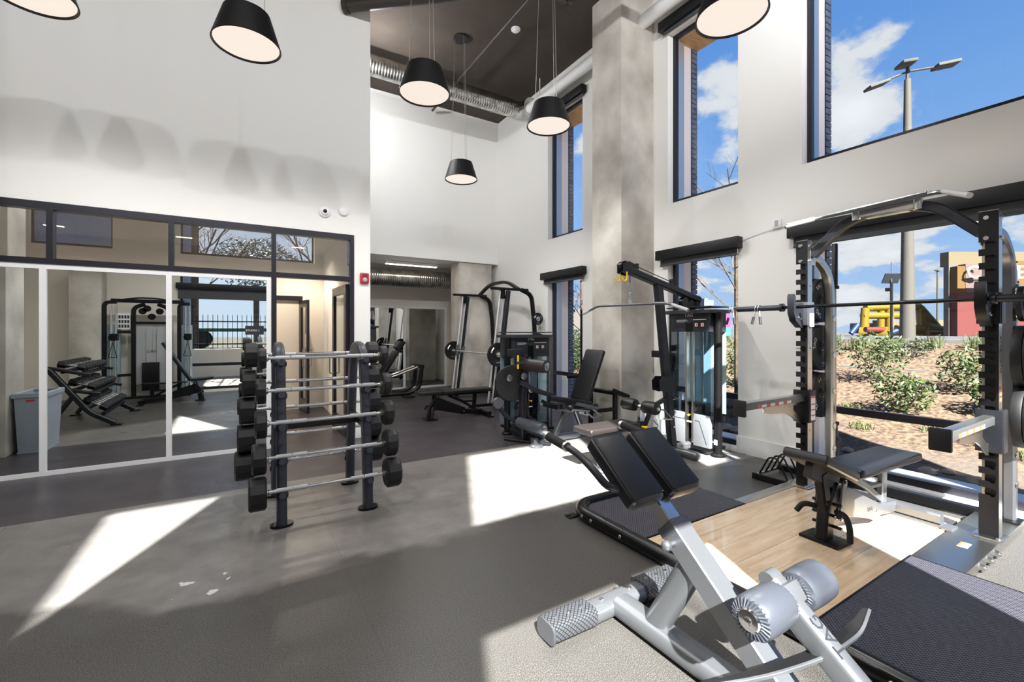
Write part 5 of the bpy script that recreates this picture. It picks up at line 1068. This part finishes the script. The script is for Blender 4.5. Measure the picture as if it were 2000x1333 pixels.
obj('yellow_lever', G().rect([(3.12, 4.94, 1.16), (3.12, 4.94, .98)], .022, .022).sph((3.30, 4.90, .96), .024), 'yellow_plastic', t_)
obj('upper_bracket', G().bx(3.02, 3.24, 4.96, 5.06, 1.14, 1.24, .01).cyl((3.1, 4.94, 1.06), (3.26, 4.9, 1.05), .018), 'charcoal_metal', t_)
obj('side_grip', G().rect([(3.40, 4.60, .02), (3.05, 5.15, .02)], .07, .03), 'rubber_black', t_)

# ================================================================ GUIDED-BAR MACHINE (far)
t_ = thing('smith_machine', 'black guided-bar machine with slanted chrome rails at the far wall', 'smith machine', (4.3, 8.2, 0))
def sx_(z): return 4.04+.125*z
for y, s in ((7.35, -1), (9.02, 1)):
    obj('upright', G().rect([(sx_(0)+.06, y+s*.06, .02), (sx_(2.25)+.06, y+s*.06, 2.25)], .07, .10, (0, 1, .001)), 'charcoal_metal', t_)
    obj('guide_rod', G().cyl((sx_(.12)-.08, y, .12), (sx_(2.25)-.08, y, 2.25), .019, None, 12), 'rod_silver', t_)
    obj('catch_rail', G().rect([(sx_(.12)+.0, y+s*.01, .12), (sx_(2.2), y+s*.01, 2.2)], .02, .04, (0, 1, .001)).cyl((sx_(.1)+.13, y, .1), (sx_(2.2)+.12, y, 2.2), .006), 'rod_silver', t_)
    obj('top_plate', G().rect([(4.02, y+s*.03, 2.29), (4.85, y+s*.03, 2.29)], .06, .05), 'black_metal', t_)
    obj('rear_post', G().tube(arc([(4.70, y+s*.03, 2.29), (4.94, y+s*.03, 2.20), (5.02, y+s*.03, 1.55), (5.06, y+s*.03, .04)], .3, 8), .045, 12), 'black_metal', t_)
    obj('foot', G().rect(arc([(3.55, y-.05*s-.05, .03), (3.68, y, .10), (5.06, y, .06)], .08), .09, .05), 'black_metal', t_)
    obj('pulley_box', G().bx(4.24, 4.32, y-.05, y+.05, 2.10, 2.27, .01), 'black_gloss', t_)
    for z, in ((1.72,), (1.24,), (.74,)): obj('storage_peg', G().cyl((5.0, y+s*.05, z), (5.0, y+s*.22, z), .022), 'chrome', t_)
obj('arch', G().rect(arc([(4.66, 7.35, 2.30), (4.66, 7.8, 2.50), (4.66, 8.55, 2.50), (4.66, 9.02, 2.30)], .4, 8), .06, .08, (1, 0, .001)), 'black_metal', t_); obj('rear_beam', G().rect([(5.06, 7.35, .12), (5.06, 9.02, .12)], .06, .08), 'black_metal', t_)
bb = thing('smith_bar', 'chrome guided bar with round plates on the far machine', 'barbell', (4.1, 8.2, 1.04)); xb = sx_(1.04)-.08
obj('bar', G().cyl((xb, 7.0, 1.04), (xb, 9.38, 1.04), .016, None, 12), 'rod_silver', bb); [obj('carriage', G().rect([(xb, yy_, .92), (xb+.01, yy_, 1.18)], .06, .06), 'silver_paint', bb) for yy_ in (7.35, 9.02)]
g = G(); [g.prism([(0, -.06), (.10, 0), (.15, .10), (.11, .11), (.05, .05), (0, .05)], (xb+.03, y, 1.03), (1, 0, 0), (0, 0, 1), .03) for y in (7.42, 8.97)]; obj('catch_hook', g, 'silver_paint', bb, False)
def gplate(p, r, label):
    pl = plate(p, (0, 1, 0), r, .04, label, 'grip plates on the far machine', txt=False); p = V(p)
    for k in range(3):
        g = G(); a0 = k*2*PI/3+.5
        for yy in (-.0195, .0195): g.tube([p+V((r*.70*math.cos(a0+t*.09), yy, r*.70*math.sin(a0+t*.09))) for t in range(-4, 5)], r*.075, 6)
        obj('grip_slot', g, 'steel_brushed', pl)
for p, r, lb in [((xb, 9.20, 1.04), .21, 'round black grip plate on the far end of the guided bar'), ((xb, 7.17, 1.04), .225, 'round black grip plate on the near end of the guided bar'), ((5.0, 9.17, 1.72), .11, 'small black plate on the top peg of the far left post'), ((5.0, 9.17, 1.24), .20, 'black plate on the middle peg of the far left post'),
                 ((5.0, 9.17, .74), .19, 'black plate on the lowest peg of the far left post'), ((5.0, 7.19, 1.72), .12, 'small black plate on the top peg just above the grey weight tower'), ((5.0, 7.19, 1.24), .20, 'black plate on the right rear post behind the grey weight tower')]: gplate(p, r, lb)

# ================================================================ PRESS MACHINE in the alcove
t_ = thing('press_machine', 'seated press machine with a reclined black backrest, left end of the alcove', 'press machine', (2.9, 9.8, 0))
for y in (9.55, 9.95): obj('base_tube', G().tube(arc([(2.3, y, .10), (3.20, y, .10), (3.42, y, .22), (3.48, y, .72)], .28, 8), .045, 12), 'black_metal', t_)
obj('press_rail', G().cyl((2.75, 9.62, .45), (3.46, 9.62, .68), .025).cyl((2.75, 9.88, .45), (3.46, 9.88, .68), .025), 'chrome', t_)
obj('rail_bridge', G().bx(3.40, 3.52, 9.52, 9.98, .66, .72, .01), 'black_metal', t_); obj('foot', G().bx(3.1, 3.3, 9.5, 10.0, .0, .03, .005), 'black_metal', t_)
obj('back_pad', pad(G(), (2.62, 9.75, .50), (2.98, 9.75, 1.02), (-.8, 0, .55), .34, .07, .025), 'vinyl_black', t_); obj('head_pad', pad(G(), (2.97, 9.75, 1.06), (3.08, 9.75, 1.22), (-.8, 0, .55), .30, .08, .025), 'vinyl_black', t_)
obj('back_frame', G().rect([(2.60, 9.75, .40), (3.14, 9.75, 1.24)], .06, .05, (0, 1, .001)), 'black_metal', t_); obj('seat_pad', pad(G(), (2.25, 9.75, .42), (2.62, 9.75, .40), (0, 0, 1), .36, .08, .025), 'vinyl_black', t_)
obj('weight_tower', G().bx(2.30, 2.62, 10.15, 10.45, .02, 1.55, .02), 'shroud_gray', t_); obj('tower_cap', G().bx(2.26, 2.66, 10.10, 10.50, 1.55, 1.60, .015), 'shroud_gray', t_); obj('tower_link', G().rect([(2.45, 9.95, .10), (2.45, 10.3, .10)], .07, .07), 'black_metal', t_)
obj('seat_post', G().rect([(2.45, 9.75, .10), (2.45, 9.75, .42)], .07, .07).rect([(2.45, 9.55, .10), (2.45, 9.95, .10)], .07, .06), 'black_metal', t_)
# ================================================================ THINGS SEEN ONLY IN THE MIRRORS
t_ = thing('waste_bin', 'slim grey waste bin next to the concrete column, reflected in the leftmost mirror', 'bin', (-2.17, 4.83, 0))
g = G(); g.prism([(-.12, -.26), (.12, -.26), (.12, .26), (-.12, .26)], (-2.17, 4.83, .0), (1, 0, 0), (0, 1, 0), .02); b = g.b
q0 = [(-.115, -.25), (.115, -.25), (.115, .25), (-.115, .25)]; q1 = [(-.14, -.285), (.14, -.285), (.14, .285), (-.14, .285)]
A = [b.verts.new((-2.17+x, 4.83+y, .02)) for x, y in q0]; B_ = [b.verts.new((-2.17+x, 4.83+y, .70)) for x, y in q1]
for i in range(4): b.faces.new((A[i], A[(i+1) % 4], B_[(i+1) % 4], B_[i]))
obj('bin_body', g, 'bin_gray', t_); obj('bin_rim', G().rect([(-2.17+x, 4.83+y, .70) for x, y in q1], .035, .06, closed=True), 'bin_gray', t_)
obj('bin_liner', G().bx(-2.29, -2.05, 4.57, 5.09, .60, .61), 'panel_ink', t_, False); obj('bin_label', G().bx(-2.20, -2.13, 5.128, 5.131, .63, .65), 'red_plastic', t_, False)
g = G(); g.bx(-2.25, -2.235, 5.08, 5.098, .12, .55); g.bx(-2.105, -2.09, 5.08, 5.098, .12, .55); obj('bin_rib', g, 'bin_gray', t_)
# dumbbell rack along the left wall
t_ = thing('dumbbell_rack', 'black three-tier dumbbell rack reflected in the mirrors', 'dumbbell rack', (-2.2, 2.8, 0))
tiers = [(-2.20, .87, .22), (-2.08, .58, .30), (-1.93, .27, .50)]
for y in (2.08, 3.52):
    obj('side_frame', G().rect(arc([(-1.68, y, .03), (-1.98, y, .22), (-2.42, y, .88), (-2.46, y, .92)], .1, 5), .07, .09, (0, 1, .001)).rect([(-2.46, y, .03), (-2.16, y, .50)], .06, .07, (0, 1, .001)).rect([(-2.44, y, .93), (-1.98, y, .80)], .05, .07, (0, 1, .001)).rect([(-2.36, y, .62), (-1.86, y, .50)], .05, .06, (0, 1, .001)), 'charcoal_metal', t_)
    obj('foot', G().bx(-1.74, -1.60, y-.06, y+.06, .0, .02, .006).bx(-2.54, -2.40, y-.06, y+.06, .0, .02, .006), 'black_metal', t_)
for x, z, tl_ in tiers:
    for dx in (-.09, .10): obj('shelf_rail', G().rect([(x+dx, 2.11, z-dx*tl_-.03), (x+dx, 3.49, z-dx*tl_-.03)], .05, .05), 'black_metal', t_)
hx = [(.06*math.cos(PI/6+k*PI/3), .06*math.sin(PI/6+k*PI/3)) for k in range(6)]
dm = None; wn = ['top', 'middle', 'lowest']
for ti, (x, z, tl_) in enumerate(tiers):
    n = (9, 9, 10)[ti]
    for i in range(n):
        y = 2.20+i*(1.22/(n-1)); R_ = Matrix.Rotation(tl_, 4, 'Y')
        d_ = thing('dumbbell', 'black hex dumbbell on the %s tier of the rack, %s' % (wn[ti], 'nearest the bin' if i == n-1 else 'at the window end' if i == 0 else '%s from the window end' % ('first second third fourth fifth sixth seventh eighth ninth tenth'.split()[i])), 'dumbbell', (x, y, z+.075), group='dumbbells on the rack', world=False); d_.rotation_euler = (0, tl_, 0)
        if dm is None:
            g = G()
            for s in (-1, 1):
                o_ = obj('hex_head', G().lathe([(.048, 0), (.058, .012), (.058, .088), (.050, .10)], (s*.062, 0, 0), (s, 0, 0), 6), 'rubber_black', d_)
            obj('handle', G().lathe([(.014, -.064), (.017, -.03), (.018, 0), (.017, .03), (.014, .064)], (0, 0, 0), (1, 0, 0), 12), 'chrome', d_); dm = d_
        else:
            for ch in dm.children: c = ch.copy(); COL.objects.link(c); c.parent = d_
# cable machine
t_ = thing('cable_machine', 'dual cable machine with tall black towers, reflected in the middle mirror', 'cable machine', (-1.75, .35, 0))
for x, nmx in ((-2.38, 0), (-1.10, 1)):
    obj('tower_shroud', G().rect([(x, -.02, .03), (x, -.02, 1.62)], .26, .26, c=.35), 'guard_back', t_); obj('tower_frame', G().rect(arc([(x-.10, .14, .03), (x-.10, .14, 2.10), (x+.10, .14, 2.10)], .14, 6), .07, .08, (0, 1, .001)), 'black_metal', t_)
    obj('column_rail', G().cyl((x+.10, .20, .08), (x+.10, .20, 2.05), .02).cyl((x+.02, .20, .08), (x+.02, .20, 2.05), .02), 'chrome', t_)
    obj('pulley_carriage', G().bx(x, x+.14, .16, .26, 1.28, 1.42, .01).cyl((x+.07, .28, 1.34), (x+.07, .33, 1.34), .075), 'black_gloss', t_)
    obj('stirrup_handle', G().tube([(x+.07, .34, 1.24), (x+.0, .34, .92), (x+.14, .34, .92)], .008, 6, closed=True), 'black_metal', t_)
for x in (-2.02, -1.40): obj('stack_frame', G().rect(arc([(x, .02, .03), (x, .02, 2.0), (x+(.2 if x < -1.7 else -.2), .02, 2.08)], .15, 6), .08, .08, (0, 1, .001)), 'black_metal', t_)
obj('stack_guard', G().bx(-1.98, -1.44, -.02, .0, .30, 1.62), 'shroud_light', t_, False); obj('top_beam', G().rect([(-2.38, .10, 2.14), (-1.10, .10, 2.14)], .08, .08).rect([(-2.02, .02, 1.66), (-1.40, .02, 1.66)], .06, .06), 'black_metal', t_)
g = G()
for x, z in ((-1.86, 1.92), (-1.70, 1.80), (-1.56, 1.92), (-1.78, 1.98)): g.cyl((x, .02, z), (x, .07, z), .07, None, 20)
obj('pulley', g, 'black_gloss', t_); obj('weight_plates', G().bx(-1.86, -1.56, .02, .16, .16, .78, .004), 'black_metal', t_)
g = G(); [g.cyl((x, .09, .16), (x, .09, 1.6), .010) for x in (-1.80, -1.62)]; obj('guide_rod', g, 'chrome', t_)
obj('pull_up_handles', G().tube(arc([(-2.20, .14, 2.16), (-1.9, .30, 2.20), (-1.6, .30, 2.20), (-1.3, .14, 2.16)], .1, 5), .018, 8), 'black_metal', t_)
text('TAG', (-1.71, .001, 1.02), .09, 'panel_ink', t_, ((-1, 0, 0), (0, 0, 1)), 'machine_lettering'); obj('rack_foot', G().bx(-2.5, -.98, .10, .18, .0, .05, .005), 'black_metal', t_)
c = obj('exercise_chart', G().bx(-2.26, -2.06, .13, .15, 1.52, 1.86), 'white_ink', t_, False)
g = G(); [g.bx(-2.25+i*.048, -2.215+i*.048, .15, .152, 1.55+j*.10, 1.62+j*.10) for i in range(4) for j in range(3)]; obj('chart_picture', g, 'panel_ink', c, False)
obj('extension_arm', G().rect([(-2.28, .18, 1.46), (-2.02, .06, 1.46)], .05, .06).rect([(-2.28, .18, .52), (-2.02, .06, .52)], .05, .06), 'black_metal', t_)
# incline bench before it
b3 = thing('incline_bench', 'bench with a raised backrest reflected in the middle mirror', 'weight bench', (-.72, 1.15, 0), PI, world=False)
bench_parts(b3, 'black_metal', 'black_metal', 'vinyl_black', False)
for ch in list(b3.children):
    if ch.name.startswith('back_pad'): ch.data.transform(Matrix.Translation((.20, 0, .43)) @ Matrix.Rotation(-1.05, 4, 'Y') @ Matrix.Translation((-.20, 0, -.43)))
obj('seat_pad', pad(G(), (.185, 0, .415), (-.22, 0, .445), (0, 0, 1), .27, .06, .02), 'vinyl_black', b3)
for o in bpy.data.objects:
    if o.get('_w') is not None: del o['_w']
